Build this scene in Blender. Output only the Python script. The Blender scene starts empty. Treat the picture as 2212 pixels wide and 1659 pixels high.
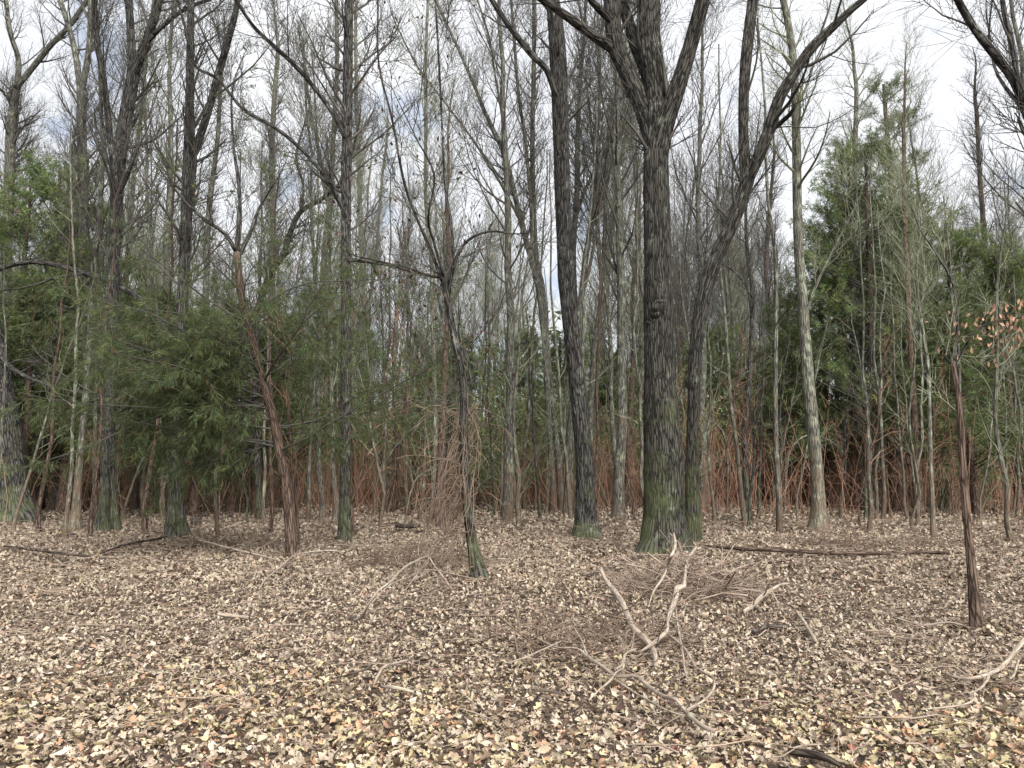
import bpy, math
import numpy as np
from mathutils import Vector

R = math.radians
rng = np.random.default_rng(11)
sc = bpy.context.scene
col = sc.collection

# ------------------------------------------------------------------ camera, sky, sun, exposure
CAM_H, PITCH, FPX, CX, CY = 1.6, R(6.3), 1640.0, 1106.0, 829.5
cam_d = bpy.data.cameras.new("camera")
cam = bpy.data.objects.new("camera", cam_d)
col.objects.link(cam)
cam.location = (0, 0, CAM_H)
cam.rotation_euler = (R(90) + PITCH, 0, 0)
cam_d.sensor_fit = 'HORIZONTAL'
cam_d.angle = 2 * math.atan(CX / FPX)
cam_d.clip_end = 900
cam_d.clip_start = 0.05
sc.camera = cam

SUN_EL, SUN_ROT = R(44), R(155)
w = bpy.data.worlds.new("World")
sc.world = w
w.use_nodes = True
nt = w.node_tree
nt.nodes.clear()
out = nt.nodes.new("ShaderNodeOutputWorld")
bg = nt.nodes.new("ShaderNodeBackground")
bg.inputs['Strength'].default_value = 0.085
sky = nt.nodes.new("ShaderNodeTexSky")
sky.sky_type = 'NISHITA'
sky.sun_disc = False
sky.sun_elevation = SUN_EL
sky.sun_rotation = SUN_ROT
tc = nt.nodes.new("ShaderNodeTexCoord")
nz = nt.nodes.new("ShaderNodeTexNoise")
nz.inputs['Scale'].default_value = 7.5
nz.inputs['Detail'].default_value = 6
nz.inputs['Roughness'].default_value = 0.55
rp = nt.nodes.new("ShaderNodeValToRGB")
rp.color_ramp.elements[0].position = 0.37
rp.color_ramp.elements[0].color = (0.55, 0.55, 0.55, 1)
rp.color_ramp.elements[1].position = 0.43
rp.color_ramp.elements[1].color = (1, 1, 1, 1)
mx = nt.nodes.new("ShaderNodeMix")
mx.data_type = 'RGBA'
cl = nt.nodes.new("ShaderNodeValToRGB")
cl.color_ramp.elements[0].position = 0.3
cl.color_ramp.elements[0].color = (5.4, 5.6, 6.05, 1)
cl.color_ramp.elements[1].position = 0.75
cl.color_ramp.elements[1].color = (7.2, 7.3, 7.5, 1)
nz2 = nt.nodes.new("ShaderNodeTexNoise")
nz2.inputs['Scale'].default_value = 2.2
nz2.inputs['Detail'].default_value = 5
L = nt.links.new
L(tc.outputs['Generated'], nz.inputs['Vector'])
L(tc.outputs['Generated'], nz2.inputs['Vector'])
L(nz.outputs['Fac'], rp.inputs['Fac'])
L(nz2.outputs['Fac'], cl.inputs['Fac'])
L(rp.outputs['Color'], mx.inputs[0])
L(sky.outputs['Color'], mx.inputs[6])
L(cl.outputs['Color'], mx.inputs[7])
L(mx.outputs[2], bg.inputs['Color'])
L(bg.outputs['Background'], out.inputs['Surface'])

sun_d = bpy.data.lights.new("sun", 'SUN')
sun_d.energy = 3.9
sun_d.angle = R(40)
sun_d.color = (1.0, 0.96, 0.9)
sun = bpy.data.objects.new("sun", sun_d)
col.objects.link(sun)
sd = Vector((math.sin(SUN_ROT) * math.cos(SUN_EL), math.cos(SUN_ROT) * math.cos(SUN_EL), math.sin(SUN_EL)))
sun.rotation_euler = sd.to_track_quat('Z', 'Y').to_euler()
sc.view_settings.view_transform = 'Standard'
sc.view_settings.look = 'None'
sc.view_settings.gamma = 1
sc.view_settings.use_curve_mapping = False
sc.view_settings.exposure = 1.0

# ------------------------------------------------------------------ materials
def new_mat(name):
    m = bpy.data.materials.new(name)
    m.use_nodes = True
    t = m.node_tree
    t.nodes.clear()
    o = t.nodes.new("ShaderNodeOutputMaterial")
    return m, t, o


def ramp(t, stops):
    r = t.nodes.new("ShaderNodeValToRGB")
    e = r.color_ramp.elements
    while len(e) < len(stops):
        e.new(0.5)
    for k, (p, c) in enumerate(stops):
        e[k].position = p
        e[k].color = (*c, 1) if len(c) == 3 else c
    return r


def mixc(t, f, a, b):
    m = t.nodes.new("ShaderNodeMix")
    m.data_type = 'RGBA'
    if f is not None:
        t.links.new(f, m.inputs[0])
    for k, s in ((6, a), (7, b)):
        if isinstance(s, tuple):
            m.inputs[k].default_value = (*s, 1)
        else:
            t.links.new(s, m.inputs[k])
    return m.outputs[2]


def noise(t, vec, scale, detail=4, rough=0.55):
    n = t.nodes.new("ShaderNodeTexNoise")
    n.inputs['Scale'].default_value = scale
    n.inputs['Detail'].default_value = detail
    n.inputs['Roughness'].default_value = rough
    if vec is not None:
        t.links.new(vec, n.inputs['Vector'])
    return n.outputs['Fac']


def bark_mat(name, dark, mid, lichen, lich_lo=0.52, moss=0.0, ridge=18.0, bump=0.7, mossc=(0.07, 0.085, 0.035)):
    m, t, o = new_mat(name)
    at = t.nodes.new("ShaderNodeAttribute")
    at.attribute_name = 'bc'
    mp = t.nodes.new("ShaderNodeMapping")
    mp.inputs['Scale'].default_value = (ridge, ridge, ridge * 0.095)
    t.links.new(at.outputs['Vector'], mp.inputs['Vector'])
    n1 = noise(t, mp.outputs['Vector'], 1.0, 5, 0.6)
    vo = t.nodes.new("ShaderNodeTexVoronoi")
    vo.feature = 'DISTANCE_TO_EDGE'
    vo.inputs['Scale'].default_value = 0.9
    vo.inputs['Randomness'].default_value = 0.9
    wv = t.nodes.new("ShaderNodeVectorMath")
    wv.operation = 'ADD'
    nv = t.nodes.new("ShaderNodeTexNoise")
    nv.inputs['Scale'].default_value = 1.3
    t.links.new(mp.outputs['Vector'], nv.inputs['Vector'])
    t.links.new(mp.outputs['Vector'], wv.inputs[0])
    t.links.new(nv.outputs['Color'], wv.inputs[1])
    t.links.new(wv.outputs['Vector'], vo.inputs['Vector'])
    fr = ramp(t, [(0.0, (0, 0, 0)), (0.22, (1, 1, 1))])
    t.links.new(vo.outputs['Distance'], fr.inputs['Fac'])
    mul = t.nodes.new("ShaderNodeMath")
    mul.operation = 'MULTIPLY'
    t.links.new(fr.outputs['Color'], mul.inputs[0])
    t.links.new(n1, mul.inputs[1])
    cr = ramp(t, [(0.08, dark), (0.32, tuple(0.6 * a + 0.4 * b for a, b in zip(mid, dark))), (0.6, mid)])
    t.links.new(mul.outputs[0], cr.inputs['Fac'])
    n2 = noise(t, at.outputs['Vector'], 3.1, 6, 0.7)
    lr = ramp(t, [(lich_lo, (0, 0, 0)), (lich_lo + 0.1, (0.75, 0.75, 0.75))])
    t.links.new(n2, lr.inputs['Fac'])
    ml = t.nodes.new("ShaderNodeMath")
    ml.operation = 'MULTIPLY'
    t.links.new(lr.outputs['Color'], ml.inputs[0])
    t.links.new(fr.outputs['Color'], ml.inputs[1])
    c = mixc(t, ml.outputs[0], cr.outputs['Color'], lichen)
    if moss > 0:
        sx = t.nodes.new("ShaderNodeSeparateXYZ")
        t.links.new(at.outputs['Vector'], sx.inputs[0])
        n3 = noise(t, at.outputs['Vector'], 2.3, 6, 0.7)
        mr = t.nodes.new("ShaderNodeMapRange")
        mr.inputs['From Min'].default_value = 0.3
        mr.inputs['From Max'].default_value = 5.0
        mr.inputs['To Min'].default_value = moss
        mr.inputs['To Max'].default_value = 0.0
        t.links.new(sx.outputs['Z'], mr.inputs['Value'])
        ad = t.nodes.new("ShaderNodeMath")
        ad.operation = 'ADD'
        t.links.new(n3, ad.inputs[0])
        t.links.new(mr.outputs[0], ad.inputs[1])
        mk = ramp(t, [(0.72, (0, 0, 0)), (0.95, (0.8, 0.8, 0.8))])
        t.links.new(ad.outputs[0], mk.inputs['Fac'])
        c = mixc(t, mk.outputs['Color'], c, mossc)
    b = t.nodes.new("ShaderNodeBsdfPrincipled")
    b.inputs['Roughness'].default_value = 0.9
    b.inputs['Specular IOR Level'].default_value = 0.2
    t.links.new(c, b.inputs['Base Color'])
    bp = t.nodes.new("ShaderNodeBump")
    bp.inputs['Strength'].default_value = bump
    bp.inputs['Distance'].default_value = 0.035
    t.links.new(mul.outputs[0], bp.inputs['Height'])
    t.links.new(bp.outputs['Normal'], b.inputs['Normal'])
    t.links.new(b.outputs['BSDF'], o.inputs['Surface'])
    return m


def twig_mat(name, a, b_, scale=2.0):
    m, t, o = new_mat(name)
    g = t.nodes.new("ShaderNodeNewGeometry")
    n = noise(t, g.outputs['Position'], scale, 4, 0.7)
    r = ramp(t, [(0.35, a), (0.65, b_)])
    t.links.new(n, r.inputs['Fac'])
    b = t.nodes.new("ShaderNodeBsdfPrincipled")
    b.inputs['Roughness'].default_value = 0.85
    b.inputs['Specular IOR Level'].default_value = 0.2
    t.links.new(r.outputs['Color'], b.inputs['Base Color'])
    t.links.new(b.outputs['BSDF'], o.inputs['Surface'])
    return m


def leaf_mat(name, transl=0.25, rough=0.65, spec=0.3):
    m, t, o = new_mat(name)
    at = t.nodes.new("ShaderNodeAttribute")
    at.attribute_name = 'col'
    g = t.nodes.new("ShaderNodeNewGeometry")
    n = noise(t, g.outputs['Position'], 40.0, 3, 0.6)
    hs = t.nodes.new("ShaderNodeHueSaturation")
    mr = t.nodes.new("ShaderNodeMapRange")
    mr.inputs['From Min'].default_value = 0.3
    mr.inputs['From Max'].default_value = 0.7
    mr.inputs['To Min'].default_value = 0.8
    mr.inputs['To Max'].default_value = 1.15
    t.links.new(n, mr.inputs['Value'])
    t.links.new(mr.outputs[0], hs.inputs['Value'])
    t.links.new(at.outputs['Color'], hs.inputs['Color'])
    b = t.nodes.new("ShaderNodeBsdfPrincipled")
    b.inputs['Roughness'].default_value = rough
    b.inputs['Specular IOR Level'].default_value = spec
    t.links.new(hs.outputs['Color'], b.inputs['Base Color'])
    tr = t.nodes.new("ShaderNodeBsdfTranslucent")
    t.links.new(hs.outputs['Color'], tr.inputs['Color'])
    ms = t.nodes.new("ShaderNodeMixShader")
    ms.inputs[0].default_value = transl
    t.links.new(b.outputs['BSDF'], ms.inputs[1])
    t.links.new(tr.outputs['BSDF'], ms.inputs[2])
    t.links.new(ms.outputs['Shader'], o.inputs['Surface'])
    return m


OAK = bark_mat("oak_bark", (0.008, 0.007, 0.006), (0.088, 0.082, 0.07), (0.24, 0.26, 0.21), 0.57, moss=0.37, ridge=32, bump=1.0, mossc=(0.085, 0.1, 0.042))
LEAN = bark_mat("grey_bark", (0.009, 0.008, 0.008), (0.098, 0.093, 0.084), (0.27, 0.28, 0.25), 0.56, moss=0.33, ridge=32, bump=0.9, mossc=(0.085, 0.1, 0.042))
GREY = bark_mat("smooth_grey_bark", (0.036, 0.034, 0.029), (0.15, 0.146, 0.122), (0.31, 0.35, 0.25), 0.52, moss=0.42, ridge=30, bump=0.5, mossc=(0.12, 0.08, 0.055))
PALE = bark_mat("lichened_bark", (0.05, 0.047, 0.038), (0.185, 0.18, 0.145), (0.33, 0.38, 0.27), 0.51, moss=0.42, ridge=28, bump=0.5, mossc=(0.13, 0.088, 0.06))
REDB = bark_mat("peeling_red_bark", (0.035, 0.023, 0.018), (0.17, 0.12, 0.092), (0.26, 0.22, 0.18), 0.6, moss=0.0, ridge=36, bump=0.7)
STICK = bark_mat("dead_wood", (0.21, 0.17, 0.135), (0.40, 0.33, 0.265), (0.42, 0.48, 0.38), 0.54, ridge=50, bump=0.25)
DARKLOG = bark_mat("wet_dead_wood", (0.022, 0.017, 0.014), (0.115, 0.092, 0.076), (0.2, 0.18, 0.15), 0.62, ridge=30, bump=0.6)
TWIG = twig_mat("twig_bark", (0.04, 0.037, 0.032), (0.10, 0.094, 0.082))
TWIGP = twig_mat("pale_twig_bark", (0.11, 0.116, 0.078), (0.24, 0.25, 0.175))
BROWN = twig_mat("brown_twig_bark", (0.15, 0.078, 0.052), (0.37, 0.22, 0.15), 0.8)
DRY = twig_mat("dry_twig_wood", (0.15, 0.115, 0.09), (0.36, 0.28, 0.22), 4.0)
DEADTW = twig_mat("dead_twig_wood", (0.09, 0.064, 0.048), (0.24, 0.175, 0.13), 3.0)
LEAF = leaf_mat("dry_leaf", 0.12, 0.6, 0.35)
EVER = leaf_mat("evergreen_leaf", 0.42, 0.6, 0.3)

# ------------------------------------------------------------------ helpers
def norm(a):
    return a / np.maximum(np.linalg.norm(a, axis=-1, keepdims=True), 1e-9)


def hgt(x, y):
    x = np.asarray(x, float)
    y = np.asarray(y, float)
    near = 0.03 * np.sin(0.9 * x + 1.3) * np.cos(0.7 * y) + 0.035 * np.sin(0.37 * x - 0.5 * y + 0.6) + 0.012 * np.sin(2.3 * x + 1.9 * y)
    far = 0.16 * np.sin(0.11 * x + 0.4) * np.cos(0.09 * y + 1.0)
    k = np.clip((y - 18) / 25, 0, 1)
    return near + far * k


class MB:
    def __init__(s):
        s.v, s.q, s.t, s.bc, s.c, s.n = [], [], [], [], [], 0

    def add(s, v, q=None, t=None, bc=None, c=None):
        v = np.asarray(v, np.float32).reshape(-1, 3)
        s.v.append(v)
        if q is not None and len(q):
            s.q.append(np.asarray(q, np.int64).reshape(-1, 4) + s.n)
        if t is not None and len(t):
            s.t.append(np.asarray(t, np.int64).reshape(-1, 3) + s.n)
        s.bc.append(np.zeros_like(v) if bc is None else np.asarray(bc, np.float32).reshape(-1, 3))
        s.c.append(np.full((len(v), 3), 0.2, np.float32) if c is None else np.broadcast_to(np.asarray(c, np.float32), (len(v), 3)))
        s.n += len(v)

    def mesh(s, name, mat, smooth=True, use_bc=False, use_c=False):
        me = bpy.data.meshes.new(name)
        V = np.concatenate(s.v)
        q = np.concatenate(s.q) if s.q else np.zeros((0, 4), np.int64)
        t = np.concatenate(s.t) if s.t else np.zeros((0, 3), np.int64)
        me.vertices.add(len(V))
        me.vertices.foreach_set('co', V.ravel())
        me.loops.add(q.size + t.size)
        me.loops.foreach_set('vertex_index', np.concatenate([q.ravel(), t.ravel()]).astype(np.int32))
        me.polygons.add(len(q) + len(t))
        ls = np.concatenate([np.arange(len(q)) * 4, q.size + np.arange(len(t)) * 3]).astype(np.int32)
        me.polygons.foreach_set('loop_start', ls)
        if smooth:
            me.polygons.foreach_set('use_smooth', np.ones(len(ls), bool))
        me.update(calc_edges=True)
        if use_bc:
            a = me.attributes.new('bc', 'FLOAT_VECTOR', 'POINT')
            a.data.foreach_set('vector', np.concatenate(s.bc).ravel())
        if use_c:
            a = me.attributes.new('col', 'FLOAT_COLOR', 'POINT')
            c = np.concatenate(s.c)
            a.data.foreach_set('color', np.concatenate([c, np.ones((len(c), 1), np.float32)], 1).ravel())
        me.materials.append(mat)
        return me


def link(name, me, parent=None, loc=None):
    o = bpy.data.objects.new(name, me)
    col.objects.link(o)
    if parent is not None:
        o.parent = parent
    if loc is not None:
        o.location = loc
    return o


def tag(o, label=None, cat=None, group=None, kind=None):
    if label:
        o['label'] = label
    if cat:
        o['category'] = cat
    if group:
        o['group'] = group
    if kind:
        o['kind'] = kind
    return o


def empty(name, loc):
    o = bpy.data.objects.new(name, None)
    o.empty_display_size = 0.2
    col.objects.link(o)
    o.location = loc
    return o


def tubes(mb, P, Rr, k=3, c=None, rmod=None, cap=False, s0=0.0):
    """P (N,S,3), Rr (N,S): N tapered tubes of k sides."""
    P = np.asarray(P, float)
    Rr = np.asarray(Rr, float)
    N, S, _ = P.shape
    T = norm(np.gradient(P, axis=1))
    m = norm(P[:, -1] - P[:, 0])
    ref = np.where(np.abs(m[:, 2:3]) > 0.75, np.array([[1.0, 0, 0]]), np.array([[0, 0, 1.0]]))[:, None, :]
    U = norm(np.cross(T, np.broadcast_to(ref, T.shape)))
    V = np.cross(T, U)
    a = 2 * np.pi * np.arange(k) / k
    ca, sa = np.cos(a)[None, None, :, None], np.sin(a)[None, None, :, None]
    rr = Rr[:, :, None] * (np.ones((1, 1, k)) if rmod is None else rmod)
    ring = P[:, :, None] + rr[..., None] * (ca * U[:, :, None] + sa * V[:, :, None])
    ds = np.linalg.norm(np.diff(P, axis=1), axis=-1)
    s = np.concatenate([np.zeros((N, 1)), np.cumsum(ds, 1)], 1) + s0
    r0 = Rr.mean(1)[:, None, None]
    off = rng.random((N, 1, 1)) * 3
    bc = np.stack([np.broadcast_to(np.cos(a) * r0 + off, (N, S, k)), np.broadcast_to(np.sin(a) * r0 + off, (N, S, k)), np.broadcast_to(s[:, :, None], (N, S, k))], -1)
    idx = np.arange(N * S * k).reshape(N, S, k)
    j2 = (np.arange(k) + 1) % k
    q = np.stack([idx[:, :-1, :], idx[:, :-1][:, :, j2], idx[:, 1:][:, :, j2], idx[:, 1:, :]], -1).reshape(-1, 4)
    tr = None
    v = ring.reshape(-1, 3)
    bcv = bc.reshape(-1, 3)
    if cap:
        base = len(v)
        v = np.concatenate([v, P[:, 0], P[:, -1]])
        bcv = np.concatenate([bcv, bc[:, 0, 0], bc[:, -1, 0]])
        tl = []
        for n in range(N):
            for j in range(k):
                tl.append((base + n, idx[n, 0, (j + 1) % k], idx[n, 0, j]))
                tl.append((base + N + n, idx[n, -1, j], idx[n, -1, (j + 1) % k]))
        tr = np.array(tl)
    cc = None
    if c is not None:
        cc = np.repeat(np.asarray(c, np.float32), S * k, axis=0) if np.ndim(c) == 2 else c
    mb.add(v, q, tr, bcv, cc)


def smooth_path(P, Rr, n):
    """Catmull-Rom resample of (S,3)+(S,) to n points, even in length."""
    X = np.concatenate([np.asarray(P, float), np.asarray(Rr, float)[:, None]], 1)
    if len(X) == 2:
        t = np.linspace(0, 1, n)[:, None]
        Y = X[0] * (1 - t) + X[1] * t
        return Y[:, :3], Y[:, 3]
    E = np.vstack([2 * X[0] - X[1], X, 2 * X[-1] - X[-2]])
    pts = []
    for i in range(len(X) - 1):
        p0, p1, p2, p3 = E[i:i + 4]
        u = np.linspace(0, 1, 12, endpoint=False)[:, None]
        pts.append(0.5 * ((2 * p1) + (-p0 + p2) * u + (2 * p0 - 5 * p1 + 4 * p2 - p3) * u ** 2 + (-p0 + 3 * p1 - 3 * p2 + p3) * u ** 3))
    pts.append(X[-1:])
    D = np.concatenate(pts)
    s = np.concatenate([[0], np.cumsum(np.linalg.norm(np.diff(D[:, :3], axis=0), axis=1))])
    g = np.linspace(0, s[-1], n)
    Y = np.stack([np.interp(g, s, D[:, i]) for i in range(4)], 1)
    return Y[:, :3], np.maximum(Y[:, 3], 0.002)


def spawn(P, Rr, n, t0, t1, a0, a1, L0, L1, steps, up=0.3, wig=0.12, rr=0.5, rmin=0.004, taper=0.3, fall=0.5, rmax=9.0, g=None, az=None):
    g = g or rng
    N, S, _ = P.shape
    M = N * n
    pi = np.repeat(np.arange(N), n)
    fr = (np.tile(np.arange(n), N) + g.random(M)) / n
    t = t0 + (t1 - t0) * fr
    f = t * (S - 1)
    i = np.clip(np.floor(f).astype(int), 0, S - 2)
    u = (f - i)[:, None]
    pos = P[pi, i] * (1 - u) + P[pi, i + 1] * u
    tan = norm(P[pi, i + 1] - P[pi, i])
    rad = Rr[pi, i] * (1 - u[:, 0]) + Rr[pi, i + 1] * u[:, 0]
    rv = g.normal(size=(M, 3)) if az is None else az(M)
    perp = norm(rv - tan * (rv * tan).sum(1, keepdims=True))
    A = g.uniform(a0, a1, M)[:, None]
    d = np.cos(A) * tan + np.sin(A) * perp
    Ln = g.uniform(L0, L1, M) * (1 - fall * fr)
    O = np.empty((M, steps + 1, 3))
    O[:, 0] = pos
    for s in range(steps):
        d = norm(d + np.array([0, 0, up / steps]) + g.normal(size=(M, 3)) * wig)
        pos = pos + d * (Ln / steps)[:, None]
        O[:, s + 1] = pos
    r0 = np.clip(rad * rr * g.uniform(0.6, 1.0, M), rmin, rmax)
    rs = r0[:, None] * (1 - (1 - taper) * np.linspace(0, 1, steps + 1))[None]
    return O, np.maximum(rs, rmin * 0.5)


def blades(mb, pos, d, Ln, W, c, fold=None, g=None):
    g = g or rng
    M = len(pos)
    d = norm(d)
    side = norm(np.cross(d, g.normal(size=(M, 3)))) * (np.asarray(W) / 2).reshape(-1, 1)
    Ln = np.asarray(Ln).reshape(-1, 1)
    mid = pos + d * Ln * 0.5
    v = np.stack([pos, mid + side, pos + d * Ln, mid - side], 1)
    mb.add(v, np.arange(4 * M).reshape(M, 4), c=np.repeat(c, 4, axis=0))


def ray(px, py):
    x = (px - CX) / FPX
    z = -(py - CY) / FPX
    return np.array([x, math.cos(PITCH) - z * math.sin(PITCH), math.sin(PITCH) + z * math.cos(PITCH)])


def ground_at(px, py):
    """the ground point that the photograph shows at (px,py) of its 2212-wide view"""
    d = ray(px, py)
    z = 0.0
    for _ in range(6):
        t = (z - CAM_H) / d[2]
        z = float(hgt(d[0] * t, d[1] * t))
    return np.array([d[0] * t, d[1] * t, z])


def at_depth(px, py, Y):
    d = ray(px, py)
    t = Y / d[1]
    return np.array([0, 0, CAM_H]) + d * t, t


def to_px(x, y, z):
    c, s = math.cos(PITCH), math.sin(PITCH)
    f = y * c + (z - CAM_H) * s
    u = -y * s + (z - CAM_H) * c
    return CX + FPX * x / f, CY - FPX * u / f


# ------------------------------------------------------------------ ground
def sym(n, ext, k):
    u = np.linspace(-1, 1, n)
    return np.sinh(u * k) / math.sinh(k) * ext


gx = sym(150, 420, 4.6)
gy = sym(150, 420, 4.6) + 20
GX, GY = np.meshgrid(gx, gy)
GZ = hgt(GX, GY)
mb = MB()
ii = np.arange(150 * 150).reshape(150, 150)
mb.add(np.stack([GX, GY, GZ], -1), np.stack([ii[:-1, :-1], ii[:-1, 1:], ii[1:, 1:], ii[1:, :-1]], -1))
m, t, o = new_mat("forest_floor")
g_ = t.nodes.new("ShaderNodeNewGeometry")
vo = t.nodes.new("ShaderNodeTexVoronoi")
vo.inputs['Scale'].default_value = 11
t.links.new(g_.outputs['Position'], vo.inputs['Vector'])
sp = t.nodes.new("ShaderNodeSeparateColor")
t.links.new(vo.outputs['Color'], sp.inputs[0])
r1 = ramp(t, [(0.0, (0.02, 0.013, 0.009)), (0.6, (0.05, 0.033, 0.023)), (0.9, (0.13, 0.093, 0.068)), (1.0, (0.26, 0.2, 0.15))])
t.links.new(sp.outputs[0], r1.inputs['Fac'])
n_ = noise(t, g_.outputs['Position'], 0.8, 6, 0.65)
r2 = ramp(t, [(0.36, (0.45, 0.45, 0.45)), (0.6, (0.0, 0.0, 0.0))])
t.links.new(n_, r2.inputs['Fac'])
c_ = mixc(t, r2.outputs['Color'], r1.outputs['Color'], (0.085, 0.06, 0.043))
b_ = t.nodes.new("ShaderNodeBsdfPrincipled")
b_.inputs['Roughness'].default_value = 0.95
t.links.new(c_, b_.inputs['Base Color'])
bp_ = t.nodes.new("ShaderNodeBump")
bp_.inputs['Strength'].default_value = 0.8
bp_.inputs['Distance'].default_value = 0.04
t.links.new(sp.outputs[1], bp_.inputs['Height'])
t.links.new(bp_.outputs['Normal'], b_.inputs['Normal'])
t.links.new(b_.outputs['BSDF'], o.inputs['Surface'])
ground = link("ground", mb.mesh("ground", m))
tag(ground, kind='structure', label="brown forest floor of leaf mould under the fallen leaves")

# ------------------------------------------------------------------ leaf litter
PAL = np.array([[0.60, 0.50, 0.38], [0.53, 0.435, 0.32], [0.46, 0.365, 0.265], [0.34, 0.245, 0.175], [0.20, 0.135, 0.09], [0.11, 0.07, 0.045], [0.66, 0.56, 0.45], [0.55, 0.47, 0.27], [0.54, 0.32, 0.20], [0.30, 0.13, 0.10]])


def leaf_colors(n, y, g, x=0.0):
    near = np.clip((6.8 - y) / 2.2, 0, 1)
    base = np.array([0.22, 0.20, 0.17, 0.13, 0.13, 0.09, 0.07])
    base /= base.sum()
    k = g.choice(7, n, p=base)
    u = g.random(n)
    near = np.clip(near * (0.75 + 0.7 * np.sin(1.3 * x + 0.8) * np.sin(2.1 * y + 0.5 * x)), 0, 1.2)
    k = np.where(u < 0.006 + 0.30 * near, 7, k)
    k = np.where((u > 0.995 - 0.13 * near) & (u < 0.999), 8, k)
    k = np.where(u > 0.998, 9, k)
    c = PAL[k] * g.uniform(0.46, 0.78, (n, 1)) * np.interp(y, [4.2, 5.6, 7.5, 11, 20], [1.24, 1.2, 1.13, 1.08, 0.98])[:, None] + g.normal(size=(n, 3)) * 0.006  # brighter light on the near ground, falling with distance, put into leaf colour
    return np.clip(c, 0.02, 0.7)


def leaf_template(stations, widths, curl, fold, bend):
    """midrib plus two edges; returns verts, tris"""
    s = np.linspace(-0.5, 0.5, stations)
    v, q = [], []
    for i, x in enumerate(s):
        wv = widths[i] * 0.5
        z = curl * (x * x * 4 - 0.3) * 0.25
        y = bend * x * x
        v += [(x, y, z), (x, y + wv, z + fold * wv + curl * wv), (x, y - wv, z + fold * wv * 0.7 - curl * wv * 0.2)]
    for i in range(stations - 1):
        a, b = 3 * i, 3 * i + 3
        q += [(a, b, b + 1, a + 1), (a, a + 2, b + 2, b)]
    return np.array(v), np.array(q)


def rot_mats(n, tilt, g):
    yaw = g.uniform(0, 2 * np.pi, n)
    p = g.normal(0, tilt, n)
    r = g.normal(0, tilt, n)
    cy, sy, cp, sp_, cr, sr = np.cos(yaw), np.sin(yaw), np.cos(p), np.sin(p), np.cos(r), np.sin(r)
    Z = np.zeros(n)
    O1 = np.ones(n)
    Rz = np.stack([np.stack([cy, -sy, Z], -1), np.stack([sy, cy, Z], -1), np.stack([Z, Z, O1], -1)], 1)
    Ry = np.stack([np.stack([cp, Z, sp_], -1), np.stack([Z, O1, Z], -1), np.stack([-sp_, Z, cp], -1)], 1)
    Rx = np.stack([np.stack([O1, Z, Z], -1), np.stack([Z, cr, -sr], -1), np.stack([Z, sr, cr], -1)], 1)
    return Rz @ Ry @ Rx


lobed = [0.04, 0.46, 0.2, 0.66, 0.28, 0.06]
TEMPL = [leaf_template(6, np.array(lobed) * k, c_, f_, b2) for k, c_, f_, b2 in ((1, 0.5, 0.5, 0.1), (0.9, -0.4, 0.3, -0.25), (1.1, 0.8, 0.7, 0.2), (0.8, 0.3, 0.9, 0.0), (1.0, -0.7, 0.2, 0.15))]
TEMPL += [leaf_template(5, np.array([0.04, 0.4, 0.5, 0.36, 0.03]) * k, c_, f_, b2) for k, c_, f_, b2 in ((1, 0.4, 0.4, 0.1), (0.85, 0.9, 0.7, -0.2), (1.1, -0.5, 0.5, 0.0))]
MIDT = [(np.array([(-0.5, 0, 0), (0, 0.0, 0), (0.5, b2, c_ * 0.2), (0.02, 0.27, f_ * 0.27), (-0.04, -0.27, f_ * 0.2)]), np.array([(0, 1, 3), (1, 2, 3), (0, 4, 1), (1, 4, 2)])) for b2, c_, f_ in ((0.1, 0.6, 0.5), (-0.1, 0.9, -0.4), (0.0, -0.4, 0.9), (0.15, 0.3, 0.2))]
FART = [(np.array([(-0.5, 0, 0.05), (0, 0.3, -0.03), (0.5, 0, 0.1), (0, -0.3, 0.12)]), np.array([(0, 1, 2), (0, 2, 3)]))]


def scatter(mb, y0, y1, dens, templ, size, tilt, zr, g, quads):
    A = 0.82 * (y1 * y1 - y0 * y0)
    n = int(A * dens)
    y = np.sqrt(g.uniform(y0 * y0, y1 * y1, n))
    x = g.uniform(-0.82, 0.82, n) * y
    # thin patches of bare soil
    pn = np.sin(1.7 * x + 2.1) * np.sin(2.3 * y + 0.7 * x) + 0.6 * np.sin(4.1 * x - 1.1 * y)
    keep = g.random(n) < np.clip(1.35 - 0.42 * np.clip(pn, 0, 2), 0.3, 1)
    x, y = x[keep], y[keep]
    n = len(x)
    z = hgt(x, y) + g.uniform(0.004, zr, n) * 1.0
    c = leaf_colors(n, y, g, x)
    s = np.clip(size[0] + (size[1] - size[0]) * g.beta(1.6, 2.4, n) * 1.15, 0.01, 1)
    M = rot_mats(n, tilt, g)
    pick = g.integers(0, len(templ), n)
    for k, (tv, tq) in enumerate(templ):
        sel = np.nonzero(pick == k)[0]
        if not len(sel):
            continue
        V = np.einsum('nij,kj->nki', M[sel], tv) * s[sel, None, None] + np.stack([x, y, z], -1)[sel, None]
        f = (tq[None] + (np.arange(len(sel)) * len(tv))[:, None, None]).reshape(-1, tq.shape[1])
        cc = np.repeat(c[sel], len(tv), axis=0)
        mb.add(V, f if quads else None, None if quads else f, c=cc)


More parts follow.
